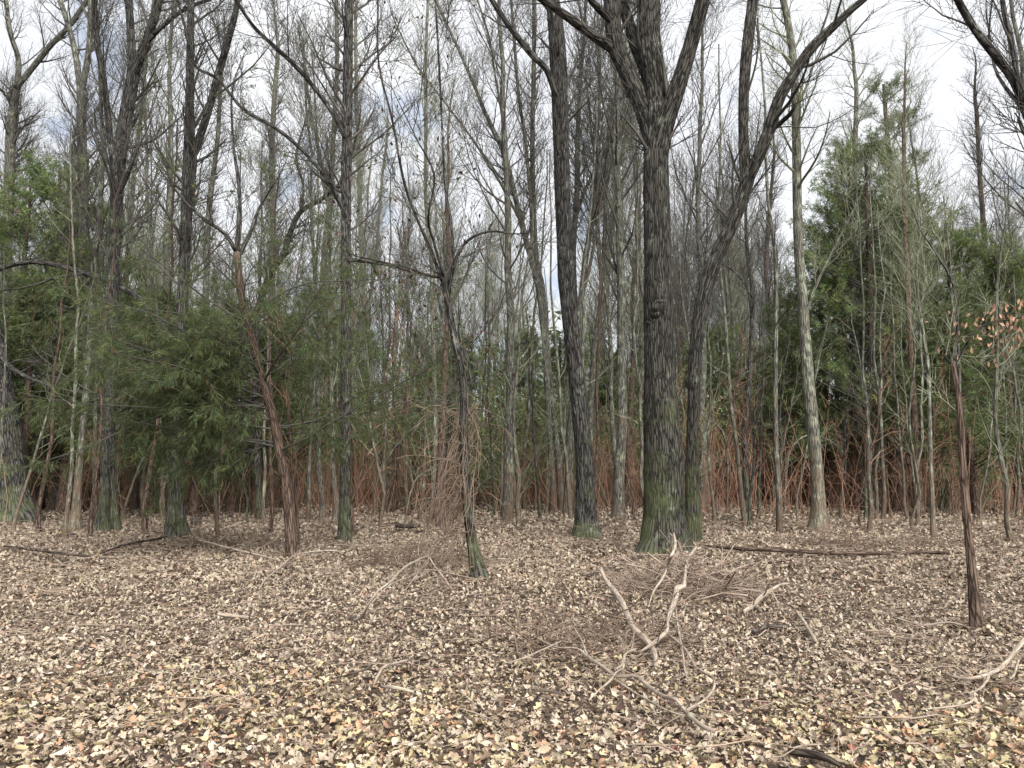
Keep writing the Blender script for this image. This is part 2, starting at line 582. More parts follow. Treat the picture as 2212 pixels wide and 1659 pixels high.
g = np.random.default_rng(3)
mb = MB()
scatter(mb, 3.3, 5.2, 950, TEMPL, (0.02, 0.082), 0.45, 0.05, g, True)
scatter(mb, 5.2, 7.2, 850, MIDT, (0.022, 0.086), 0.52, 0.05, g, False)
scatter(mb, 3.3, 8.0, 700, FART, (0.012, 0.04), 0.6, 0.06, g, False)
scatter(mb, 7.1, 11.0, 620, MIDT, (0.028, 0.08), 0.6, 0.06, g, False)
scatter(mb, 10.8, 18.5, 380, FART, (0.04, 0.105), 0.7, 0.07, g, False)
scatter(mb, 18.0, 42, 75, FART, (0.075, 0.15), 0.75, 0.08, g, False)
litter = link("leaf_litter", mb.mesh("leaf_litter", LEAF, smooth=False, use_c=True))
tag(litter, "dry beige and brown oak leaves carpeting the whole forest floor", "fallen leaves", kind='stuff')
# the leaves nearest the camera, one by one
leaf_meshes = []
for k in range(24):
    tv, tq = TEMPL[k % len(TEMPL)]
    b2 = MB()
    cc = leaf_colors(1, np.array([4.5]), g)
    b2.add(tv, tq, c=cc)
    leaf_meshes.append(b2.mesh("leaf", LEAF, smooth=False, use_c=True))
for k in range(300):
    y = math.sqrt(g.uniform(4.25 ** 2, 5.5 ** 2))
    x = g.uniform(-0.68, 0.68) * y
    o = link("leaf", leaf_meshes[k % 24], litter, (x, y, float(hgt(x, y)) + g.uniform(0.045, 0.06)))
    o.rotation_euler = (g.normal(0, 0.3), g.normal(0, 0.3), g.uniform(0, 6.28))
    s = g.uniform(0.045, 0.085)
    o.scale = (s, s, s)

# ------------------------------------------------------------------ trees traced from the photograph
HEROS = []


def stem_world(pts, Y, dy=0.0, ext=0.0, ground=False, n=None, dens=5.0):
    n0 = len(pts)
    W, Rd = [], []
    for i, (px, py, wd) in enumerate(pts):
        yy = Y + dy * i / max(n0 - 1, 1)
        p, tt = at_depth(px, py, yy)
        W.append(p)
        Rd.append(wd * 0.5 * tt / FPX)
    if ground:
        W.insert(0, W[0] - np.array([0, 0, 0.25]))
        Rd.insert(0, Rd[0])
    if ext > 0:
        d = norm(W[-1] - W[-2])
        p = W[-1]
        r = Rd[-1]
        for k in range(4):
            d = norm(d + np.array([0, 0, 0.12]) + rng.normal(size=3) * 0.08)
            p = p + d * ext / 4
            W.append(p)
            Rd.append(r * (1 - 0.2 * (k + 1)))
    Ln = np.linalg.norm(np.diff(np.array(W), axis=0), axis=1).sum()
    return smooth_path(W, Rd, n or max(6, int(Ln * dens)))


def traced_tree(name, label, stems, mat, twig=TWIG, cat="tree", crown=(10, 6, 5), blen=(1.6, 3.4), hmin=0.45, ang=(0.5, 1.1), up=0.5,
                sides=14, flare=0.5, dens=5.0, group=None, twl=(0.35, 0.8), Y=None):
    """stems: list of (points, dy, ext, part name); the first starts on the ground."""
    bx, by, _w = stems[0][0][0]
    base = ground_at(bx, by) if Y is None else np.array([at_depth(bx, by, Y)[0][0], Y, 0.0])
    if Y is not None:
        base[2] = float(hgt(base[0], base[1]))
    root = empty(name, base)
    tag(root, label, cat, group)
    HEROS.append((base[0], base[1], 0.6))
    paths = []
    for k, st in enumerate(stems):
        pts, dy, ext, part = st[:4]
        Y0 = base[1] + (st[4] if len(st) > 4 else 0.0)
        P, Rr = stem_world(pts, Y0, dy, ext, ground=(part == 'trunk'), dens=dens)
        paths.append((P, Rr, part))
        b = MB()
        S = len(P)
        kk = sides if Rr.max() > 0.05 else max(6, sides // 2)
        a = 2 * np.pi * np.arange(kk) / kk
        h = P[:, 2] - base[2]
        rm = 1 + 0.03 * rng.normal(size=(1, kk)) + 0.012 * rng.normal(size=(S, kk))
        bumpy = np.convolve(rng.normal(size=S + 8), np.ones(9) / 9, 'valid')
        rm = rm + 0.05 * bumpy[:, None]
        if part == 'trunk' and flare > 0:
            lob = 1 + 0.45 * np.sin(a * 3 + rng.random() * 6) + 0.25 * np.sin(a * 5 + rng.random() * 6)
            rm = rm + flare * np.exp(-np.clip(h, 0, 9) / 0.28)[:, None] * lob[None]
        tubes(b, (P - base)[None], Rr[None], kk, rmod=rm[None], cap=True, s0=0.0 if part == 'trunk' else 6.0)
        link(part, b.mesh(part, LEAN if (mat is REDB and part == 'limb') else mat, use_bc=True), root)
    n1, n2, n3 = crown
    if n1:
        b = MB()
        for P, Rr, part in paths:
            if (P[-1, 2] - base[2]) < min(2.5, 0.6 * (paths[0][0][-1, 2] - base[2])):
                continue
            t0 = hmin if part == 'trunk' else 0.12
            ln = np.linalg.norm(np.diff(P, axis=0), axis=1).sum()
            m1 = max(2, int(1.35 * n1 * ln / 9))
            PP = (P - base)[None]
            B1, R1 = spawn(PP, Rr[None], m1, t0, 0.98, ang[0], ang[1], blen[0], blen[1], 7, up + 0.2, 0.09, 0.42, 0.007, 0.25, 0.35, rmax=0.045)
            tip = B1[:, 0] + base
            vis = to_px(tip[:, 0], tip[:, 1], tip[:, 2])
            sel = (vis[1] > -260) & (vis[0] > -420) & (vis[0] < 2640)
            B1, R1 = B1[sel], R1[sel]
            if not len(B1):
                continue
            tubes(b, B1, R1, 5)
            B2, R2 = spawn(B1, R1, n2, 0.2, 1.0, 0.4, 1.0, blen[0] * 0.45, blen[1] * 0.5, 3, up * 0.8, 0.1, 0.6, 0.0045, 0.4, 0.4)
            tubes(b, B2, R2, 3)
            if n3:
                B3, R3 = spawn(B2, R2, n3 + 1, 0.15, 1.0, 0.4, 1.1, twl[0], twl[1], 1, up * 0.5, 0.14, 0.7, 0.0046, 0.5, 0.3)
                tubes(b, B3, R3, 3)
        if b.n:
            link("crown", b.mesh("crown", twig), root)
    return root, base, paths


# the big forked oak
oak, oak_b, oak_p = traced_tree(
    "oak_tree", "big dark oak whose thick trunk forks into three heavy limbs", [
        ([(1434, 1195, 96), (1434, 1150, 90), (1434, 1000, 84), (1426, 850, 68), (1423, 700, 62), (1421, 550, 59), (1418, 420, 54), (1417, 330, 52)], 0, 0, 'trunk'),
        ([(1417, 345, 50), (1409, 290, 44), (1385, 220, 40), (1352, 150, 36), (1328, 90, 36), (1322, 0, 34)], 0.5, 3.5, 'limb'),
        ([(1418, 340, 50), (1424, 250, 52), (1416, 170, 48), (1404, 90, 46), (1403, 0, 45)], 0.2, 3.5, 'limb'),
        ([(1420, 340, 46), (1436, 270, 40), (1458, 205, 36), (1482, 130, 32), (1502, 60, 31), (1518, 0, 30)], -0.6, 3.5, 'limb'),
        ([(1420, 240, 24), (1398, 160, 28), (1370, 85, 26), (1346, 10, 22)], 0.8, 4, 'limb'),
        ([(1335, 112, 24), (1305, 92, 22), (1270, 68, 20), (1245, 50, 19), (1210, 25, 17), (1160, -8, 14)], -0.5, 3, 'limb', 0.4),
        ([(1325, 48, 16), (1300, 25, 16), (1272, -5, 14)], -0.4, 2, 'limb', 0.4),
    ], OAK, crown=(5, 5, 4), blen=(0.8, 2.2), hmin=0.97, sides=40, flare=0.40, dens=14)
# knot on the oak
kb = MB()
kp, kt = at_depth(1424, 662, oak_b[1] - 0.27)
a = np.linspace(0, 2 * np.pi, 13)[:-1]
nu = 14
for q in range(3):
    U, V_ = np.meshgrid(np.linspace(0, 2 * np.pi, nu, endpoint=False), np.linspace(0, 1, 6))
    ru = np.cos(V_ * np.pi / 2) * (1 + 0.12 * rng.normal(size=U.shape))
    sx, sz, dp = ((0.13, 0.15, 0.06), (0.10, 0.06, 0.07), (0.09, 0.07, 0.05))[q]
    cx, cz = ((0, 0), (0.02, 0.09), (-0.03, -0.15))[q]
    D = np.stack([ru * np.cos(U) * sx + cx, -np.sin(V_ * np.pi / 2) * dp + 0.02, ru * np.sin(U) * sz + cz], -1) + (kp - oak_b)
    ii = np.arange(nu * 6).reshape(6, nu)
    jn = (np.arange(nu) + 1) % nu
    kb.add(D, np.stack([ii[:-1], ii[:-1][:, jn], ii[1:][:, jn], ii[1:]], -1), bc=D * 1.0 + np.array([0, 0, 6.0]))
for k in range(3):
    arc = np.stack([kp + np.array([np.cos(x) * (0.15 + 0.04 * k), 0.035 + 0.03 * k, np.sin(x) * (0.08 + 0.04 * k) - 0.10 - 0.05 * k]) for x in np.linspace(R(200), R(340), 9)])
    tubes(kb, (arc - oak_b)[None], np.full((1, 9), 0.022), 6, s0=6.0)
link("knot", kb.mesh("knot", OAK, use_bc=True), oak)
# its curved neighbour
traced_tree(
    "curved_tree", "mossy curved trunk pressed against the big oak, forking high up", [
        ([(1495, 1178, 36), (1496, 1100, 32), (1494, 980, 26), (1498, 880, 26), (1500, 780, 27), (1511, 690, 29), (1522, 630, 30), (1545, 560, 29), (1573, 500, 29), (1598, 440, 28), (1613, 390, 30), (1612, 365, 28)], 0, 0, 'trunk'),
        ([(1612, 380, 26), (1606, 310, 22), (1606, 220, 22), (1611, 130, 24), (1620, 50, 24), (1627, -10, 23)], 0.6, 6, 'limb'),
        ([(1615, 385, 28), (1640, 335, 25), (1663, 275, 25), (1685, 210, 23), (1720, 152, 21), (1752, 105, 21), (1795, 62, 18), (1840, 20, 15), (1880, -15, 13)], -0.7, 4, 'limb'),
        ([(1665, 284, 10), (1690, 262, 10), (1708, 245, 9), (1719, 226, 6)], -0.5, 0, 'dead_stub'),
    ], OAK, crown=(7, 5, 4), blen=(0.9, 2.4), hmin=0.8, sides=24, flare=0.25, dens=10)
# the leaning grey trunk
traced_tree(
    "leaning_tree", "tall grey ridged trunk leaning gently with a mossy foot and one black limb", [
        ([(1268, 1166, 50), (1266, 1110, 44), (1263, 1000, 38), (1254, 900, 35), (1240, 760, 34), (1224, 610, 34), (1216, 430, 33), (1211, 260, 34), (1205, 110, 36), (1194, 0, 30)], 0.4, 7, 'trunk'),
        ([(1207, 230, 14), (1197, 195, 14), (1180, 150, 13), (1150, 120, 13), (1122, 85, 13), (1092, 45, 12), (1060, -5, 11)], -0.8, 3, 'limb', 0.25),
    ], LEAN, crown=(8, 5, 4), blen=(0.8, 2.2), hmin=0.45, sides=28, flare=0.45, dens=12)
# slim straight trunk
traced_tree(
    "straight_tree", "slim straight dark trunk between the red-brown cedar and the vine-hung tree", [
        ([(744, 1172, 28), (745, 1100, 24), (746, 1000, 22), (746, 850, 22), (747, 700, 21), (747, 550, 21), (748, 400, 22), (750, 250, 21), (752, 100, 20), (755, -5, 18)], 0.3, 6, 'trunk'),
        ([(747, 300, 10), (715, 240, 9), (667, 175, 9), (620, 125, 9), (565, 75, 8), (535, 40, 7), (508, -5, 7)], -1.2, 3, 'limb', 0.15),
        ([(747, 470, 8), (717, 402, 8), (663, 335, 8), (600, 280, 8), (524, 234, 7), (470, 170, 7), (420, 140, 7), (400, 60, 6), (384, -4, 5)], -1.5, 2, 'limb', 0.1),
        ([(747, 560, 9), (800, 566, 8), (850, 575, 7), (900, 590, 6), (944, 600, 4)], -1.0, 0, 'limb', 0.1),
    ], LEAN, crown=(18, 7, 5), blen=(1.0, 2.6), hmin=0.38, ang=(0.6, 1.2), sides=18, dens=9)
# forked pair left
traced_tree(
    "forked_tree", "straight dark trunk rising through the cedar boughs, forking once above them", [
        ([(379, 1162, 44), (380, 1090, 34), (382, 1000, 32), (384, 850, 26), (390, 700, 24), (398, 580, 24), (404, 430, 25), (408, 330, 24), (410, 250, 20)], 0.2, 0, 'trunk'),
        ([(408, 330, 22), (410, 200, 18), (411, 100, 16), (412, -5, 14)], 0.3, 6, 'limb', 0.2),
        ([(410, 345, 18), (428, 305, 16), (450, 240, 15), (470, 165, 15), (492, 90, 14), (512, 10, 12)], -0.5, 5, 'limb', 0.2),
    ], LEAN, crown=(13, 7, 5), blen=(1.0, 2.6), hmin=0.55, sides=18, dens=9)
traced_tree(
    "twin_trunk_tree", "twin-footed trunk under cedar boughs with a wide double fork above", [
        ([(222, 1155, 26), (224, 1090, 20), (228, 1000, 18), (236, 880, 20), (243, 700, 22), (247, 560, 24), (252, 430, 26), (258, 340, 28), (272, 250, 28), (284, 185, 26), (288, 140, 22)], 0.2, 0, 'trunk'),
        ([(286, 170, 18), (284, 100, 17), (281, 50, 16), (279, -5, 15)], 0.5, 5, 'limb', 0.2),
        ([(287, 165, 22), (308, 110, 20), (328, 55, 18), (345, -5, 16)], -0.3, 5, 'limb', 0.2),
        ([(253, 380, 14), (240, 320, 13), (232, 240, 13), (222, 160, 12), (208, 80, 12), (204, -5, 11)], -0.6, 4, 'limb', 0.1),
        ([(310, 100, 10), (350, 58, 9), (400, 20, 8), (460, -4, 7)], -0.6, 3, 'limb', 0.1),
        ([(247, 1150, 22), (244, 1080, 18), (240, 990, 17), (238, 880, 18), (241, 780, 16)], 0.1, 0, 'trunk', 0.25),
    ], LEAN, crown=(12, 7, 5), blen=(1.0, 2.8), hmin=0.55, sides=18, dens=8)
traced_tree(
    "grey_tree", "broad-footed grey trunk standing behind cedar boughs, forking near its top", [
        ([(132, 1105, 44), (134, 1050, 34), (138, 980, 28), (150, 850, 24), (163, 700, 22), (174, 560, 22), (178, 400, 20), (177, 260, 18), (174, 190, 16)], 0.3, 0, 'trunk'),
        ([(174, 200, 13), (165, 130, 12), (152, 70, 11), (128, -5, 10)], 0.4, 4, 'limb', 0.3),
        ([(175, 200, 13), (187, 140, 12), (194, 80, 11), (196, -5, 10)], -0.4, 4, 'limb', 0.3),
    ], GREY, crown=(12, 7, 5), blen=(1.0, 2.8), hmin=0.55, sides=14, dens=6)
traced_tree(
    "edge_tree", "thickest flared trunk at the edge, leaning out of view, with drooping limbs", [
        ([(30, 1125, 84), (26, 1060, 66), (18, 960, 56), (4, 860, 50), (-25, 700, 46), (-60, 480, 42), (-80, 250, 38), (-95, 20, 34)], 0.4, 7, 'trunk'),
        ([(-40, 610, 14), (0, 582, 9), (60, 567, 9), (120, 572, 10), (180, 590, 11), (216, 598, 12), (248, 614, 12), (286, 634, 12), (312, 656, 11), (340, 690, 9), (370, 722, 7)], -4.5, 0, 'limb', -1.0),
        ([(-10, 745, 12), (20, 790, 10), (60, 815, 8), (110, 835, 5)], -1.5, 0, 'limb', 0.0),
        ([(180, 592, 4), (120, 600, 5), (60, 620, 4), (0, 628, 3)], -1.0, 0, 'limb', -3.2),
    ], LEAN, crown=(7, 6, 4), blen=(1.0, 2.6), hmin=0.4, sides=24, dens=8)
traced_tree(
    "thin_tree", "thin pale trunk standing between the broad-footed grey trunk and the twin-footed trunk", [
        ([(160, 1148, 26), (165, 1100, 20), (172, 1000, 15), (184, 880, 14), (192, 760, 13), (200, 620, 12), (214, 470, 11), (222, 330, 9)], 0.3, 5, 'trunk')],
    PALE, crown=(12, 6, 4), blen=(0.8, 2.0), hmin=0.4, sides=12, dens=6)
traced_tree(
    "spreading_tree", "bare grey tree at the edge above the pines, splitting into two wide limbs", [
        ([(8, 1095, 24), (10, 900, 22), (14, 600, 20), (20, 380, 19), (24, 280, 19), (36, 185, 17)], 0.3, 0, 'trunk'),
        ([(35, 190, 13), (75, 140, 12), (112, 95, 11), (150, 55, 10), (192, -5, 9)], -0.4, 3, 'limb', 0.2),
        ([(36, 190, 12), (40, 130, 11), (22, 70, 10), (12, -5, 9)], 0.5, 3, 'limb', 0.2),
        ([(30, 240, 8), (14, 205, 7), (-20, 180, 6)], -0.3, 1.5, 'limb', 0.2),
    ], GREY, crown=(12, 7, 5), blen=(1.0, 2.6), hmin=0.7, sides=12, dens=6)
# vine hung tree
vine_tree, vt_b, vt_p = traced_tree(
    "vine_hung_tree", "leaning dark trunk shrouded in hanging brown vines, twiggy crown above", [
        ([(1040, 1258, 34), (1024, 1190, 24), (1012, 1110, 22), (1006, 1020, 21), (1002, 930, 20), (1002, 840, 18), (990, 770, 16), (976, 700, 15), (966, 640, 14), (958, 600, 13), (952, 575, 9)], 0.3, 0, 'trunk'),
        ([(957, 612, 8), (930, 540, 7), (900, 470, 6), (872, 390, 6), (848, 262, 5), (818, 135, 4), (816, -5, 4)], -0.8, 2, 'limb', 0.25),
        ([(965, 640, 9), (978, 560, 8), (974, 480, 7), (962, 400, 6), (955, 270, 5), (948, 130, 5), (940, -5, 4)], 0.8, 2, 'limb', 0.25),
        ([(955, 600, 6), (920, 592, 5), (870, 576, 4), (800, 560, 3)], -0.8, 0.5, 'limb', 0.25),
        ([(968, 640, 8), (985, 560, 7), (1010, 520, 6), (1055, 500, 5), (1110, 505, 3)], -0.5, 0.6, 'limb', 0.25),
        ([(960, 600, 6), (936, 520, 5), (925, 470, 5), (938, 380, 4), (900, 300, 3)], -1.0, 1.0, 'limb', 0.25),
        ([(983, 740, 7), (1005, 760, 6), (1015, 800, 5), (1022, 840, 4)], -0.4, 0, 'limb', 0.25),
    ], LEAN, crown=(11, 6, 4), blen=(0.5, 1.5), hmin=0.85, sides=14, dens=9, twl=(0.15, 0.45))
vb = MB()
tp = vt_p[0][0]
for k in range(70):
    n = 9
    i0 = rng.integers(int(len(tp) * 0.2), int(len(tp) * 0.62))
    top = tp[i0] + np.array([rng.normal(0, 0.12), rng.normal(0, 0.12), 0])
    zb = rng.uniform(0.0, 1.0) if rng.random() < 0.75 else rng.uniform(0.8, 1.6)
    side = rng.normal(-0.1, 0.16)
    bot = np.array([top[0] * 0.35 + 0.65 * vt_b[0] + side - 0.25, vt_b[1] + rng.normal(-0.1, 0.3), zb])
    u = np.linspace(0, 1, n)[:, None]
    P = top * (1 - u) + bot * u
    P[:, 0] += np.sin(u[:, 0] * np.pi) * rng.normal(-0.05, 0.18)
    P[1:] += rng.normal(size=(n - 1, 3)) * 0.03
    tubes(vb, (P - vt_b)[None], np.full((1, n), rng.uniform(0.0025, 0.006)) * np.linspace(1.2, 0.6, n)[None], 4)
for k in range(60):
    n = 8
    i0 = rng.integers(int(len(tp) * 0.12), int(len(tp) * 0.6))
    p = tp[i0].copy()
    d = norm(np.array([rng.normal(-0.4, 0.7), rng.normal(-0.2, 0.6), rng.uniform(-0.1, 0.9)]))
    P = [p]
    for s in range(n - 1):
        d = norm(d + np.array([0, 0, -0.22]) + rng.normal(size=3) * 0.16)
        p = p + d * rng.uniform(0.08, 0.2)
        P.append(p)
    tubes(vb, (np.array(P) - vt_b)[None], np.full((1, n), rng.uniform(0.002, 0.005)), 3)
tag(link("vine", vb.mesh("vine", DEADTW), vine_tree), kind='stuff')
lb = MB()
cr = [p for p in vt_p if p[2] == 'limb']
for P, Rr, _ in cr[:3] + cr[5:6]:
    n = 170
    i = rng.integers(2, len(P) - 2, n)
    pos = P[i] + rng.normal(size=(n, 3)) * np.array([0.5, 0.5, 0.4]) - vt_b
    d = rng.normal(size=(n, 3)) * 0.5 + np.array([0, 0, -1.0])
    blades(lb, pos, d, rng.uniform(0.05, 0.1, n), rng.uniform(0.025, 0.05, n), np.tile([[0.06, 0.035, 0.025]], (n, 1)) * rng.uniform(0.5, 1.6, (n, 1)))
tag(link("leaves", lb.mesh("leaves", LEAF, False, use_c=True), vine_tree), kind='stuff')

# red-brown cedar with long boughs
GREENS = np.array([[0.070, 0.100, 0.040], [0.090, 0.122, 0.048], [0.105, 0.135, 0.050], [0.076, 0.105, 0.052], [0.130, 0.142, 0.055]])


def greens(n, g, dead=0.05, k=1.1):
    c = GREENS[g.integers(0, 5, n)] * g.uniform(0.7, 1.35, (n, 1)) * k
    dd = g.random(n) < dead
    c[dd] = np.array([0.14, 0.08, 0.045]) * g.uniform(0.6, 1.2, (dd.sum(), 1))
    return c


def sprays(mb, B, nper, bl, bw, g, spread=0.75, droop=-0.25, dead=0.04, nb=3, k=1.0, fan=0.38):
    """feathery scale-leaf sprays along the branches B (N,S,3)"""
    N, S, _ = B.shape
    M = N * nper
    pi = np.repeat(np.arange(N), nper)
    f = g.uniform(0.25, 1.0, M) * (S - 1)
    i = np.clip(f.astype(int), 0, S - 2)
    u = (f - i)[:, None]
    pos = B[pi, i] * (1 - u) + B[pi, i + 1] * u
    tan = norm(B[pi, i + 1] - B[pi, i])
    d0 = norm(tan + g.normal(size=(M, 3)) * spread + np.array([0, 0, droop]))
    c = greens(M, g, dead, k)
    for _ in range(nb):
        d = norm(d0 + g.normal(size=(M, 3)) * fan)
        blades(mb, pos + d0 * g.uniform(0, 0.6, (M, 1)) * np.mean(bl), d, g.uniform(*bl, M), g.uniform(*bw, M), c * g.uniform(0.8, 1.2, (M, 1)), g=g)


cedar, cd_b, cd_p = traced_tree(
    "cedar_tree", "leaning red-brown cedar with stringy bark and wide dark green boughs", [
        ([(632, 1213, 25), (627, 1130, 23), (617, 1040, 21), (602, 960, 20), (590, 900, 19), (572, 840, 18), (552, 760, 17), (532, 690, 16), (519, 620, 15), (512, 545, 14)], 0.1, 0, 'trunk'),
        ([(513, 548, 11), (486, 505, 9), (443, 475, 8), (405, 440, 6), (370, 400, 4)], -0.6, 0.8, 'limb', 0.1),
        ([(512, 550, 11), (518, 480, 9), (516, 400, 8), (505, 320, 6), (500, 240, 5)], 0.5, 1.5, 'limb', 0.1),
        ([(513, 560, 9), (540, 505, 8), (560, 450, 6), (590, 400, 4)], 0.4, 0.8, 'limb', 0.1),
    ], REDB, crown=(12, 5, 3), blen=(0.5, 1.3), hmin=0.6, sides=16, flare=0.2, dens=8, twl=(0.15, 0.4))
g = np.random.default_rng(21)
trunk = cd_p[0][0] - cd_b
tr_ = cd_p[0][1]


def cedar_az(M):
    v = g.normal(size=(M, 3))
    v[:, 0] = np.where(g.random(M) < 0.72, -np.abs(v[:, 0]) - 0.5, np.abs(v[:, 0]) + 0.3)
    v[:, 1] *= 0.55
    v[:, 2] *= 0.15
    return v


B1, R1 = spawn(trunk[None], tr_[None], 38, 0.36, 0.80, 0.9, 1.7, 1.6, 4.5, 10, -0.15, 0.1, 0.33, 0.007, 0.3, 0.1, rmax=0.022, g=g, az=cedar_az)
def front_az(M):
    v = g.normal(size=(M, 3)) * np.array([0.8, 0.4, 0.1])
    v[:, 1] -= 0.8
    return v


B0, R0 = spawn(trunk[None], tr_[None], 7, 0.45, 0.85, 0.9, 1.6, 0.8, 1.7, 10, -0.3, 0.1, 0.33, 0.006, 0.3, 0.1, rmax=0.015, g=g, az=front_az)
B1 = np.concatenate([B1, B0])
R1 = np.concatenate([R1, R0])
B2, R2 = spawn(B1, R1, 14, 0.12, 1.0, 0.5, 1.1, 0.35, 1.0, 4, -0.2, 0.12, 0.6, 0.004, 0.4, 0.4, g=g)
B3, R3 = spawn(B2, R2, 3, 0.2, 1.0, 0.4, 0.9, 0.15, 0.4, 2, -0.15, 0.12, 0.6, 0.003, 0.5, 0.2, g=g)
b = MB()
tubes(b, B1, R1, 5)
tubes(b, B2, R2, 3)
link("bough", b.mesh("bough", TWIG), cedar)
b = MB()
sprays(b, B3, 9, (0.07, 0.19), (0.005, 0.011), g, nb=4, k=0.95, spread=0.5, droop=-0.6, fan=0.25)
sprays(b, B2, 8, (0.07, 0.19), (0.005, 0.011), g, nb=4, k=0.95, spread=0.5, droop=-0.6, fan=0.25)
Pm = np.stack([np.stack([np.interp(np.linspace(0, 1, 8), np.linspace(0, 1, len(P)), (P - cd_b)[:, q]) for q in range(3)], -1) for P, _, p_ in cd_p[1:]])
B4, R4 = spawn(Pm, np.full(Pm.shape[:2], 0.02), 12, 0.1, 1, 0.6, 1.2, 0.4, 1.1, 4, 0.1, 0.15, g=g)
sprays(b, B4, 12, (0.06, 0.13), (0.010, 0.022), g, nb=3, droop=-0.5)
tag(link("foliage", b.mesh("foliage", EVER, False, use_c=True), cedar), kind='stuff')

traced_tree(
    "crooked_tree", "crooked bare stem bending sideways above the red-brown cedar", [
        ([(560, 1128, 14), (556, 1000, 14), (552, 880, 14), (553, 760, 14), (556, 680, 14), (570, 625, 14), (587, 586, 13), (612, 550, 13), (628, 500, 12), (650, 457, 11), (695, 430, 10), (735, 395, 8), (760, 330, 6)], 0.5, 2, 'trunk'),
        ([(650, 457, 7), (655, 400, 6), (640, 340, 5), (660, 260, 4)], 0.5, 1, 'limb', 0.4),
    ], LEAN, crown=(18, 6, 4), blen=(0.7, 1.8), hmin=0.5, sides=12, dens=6)

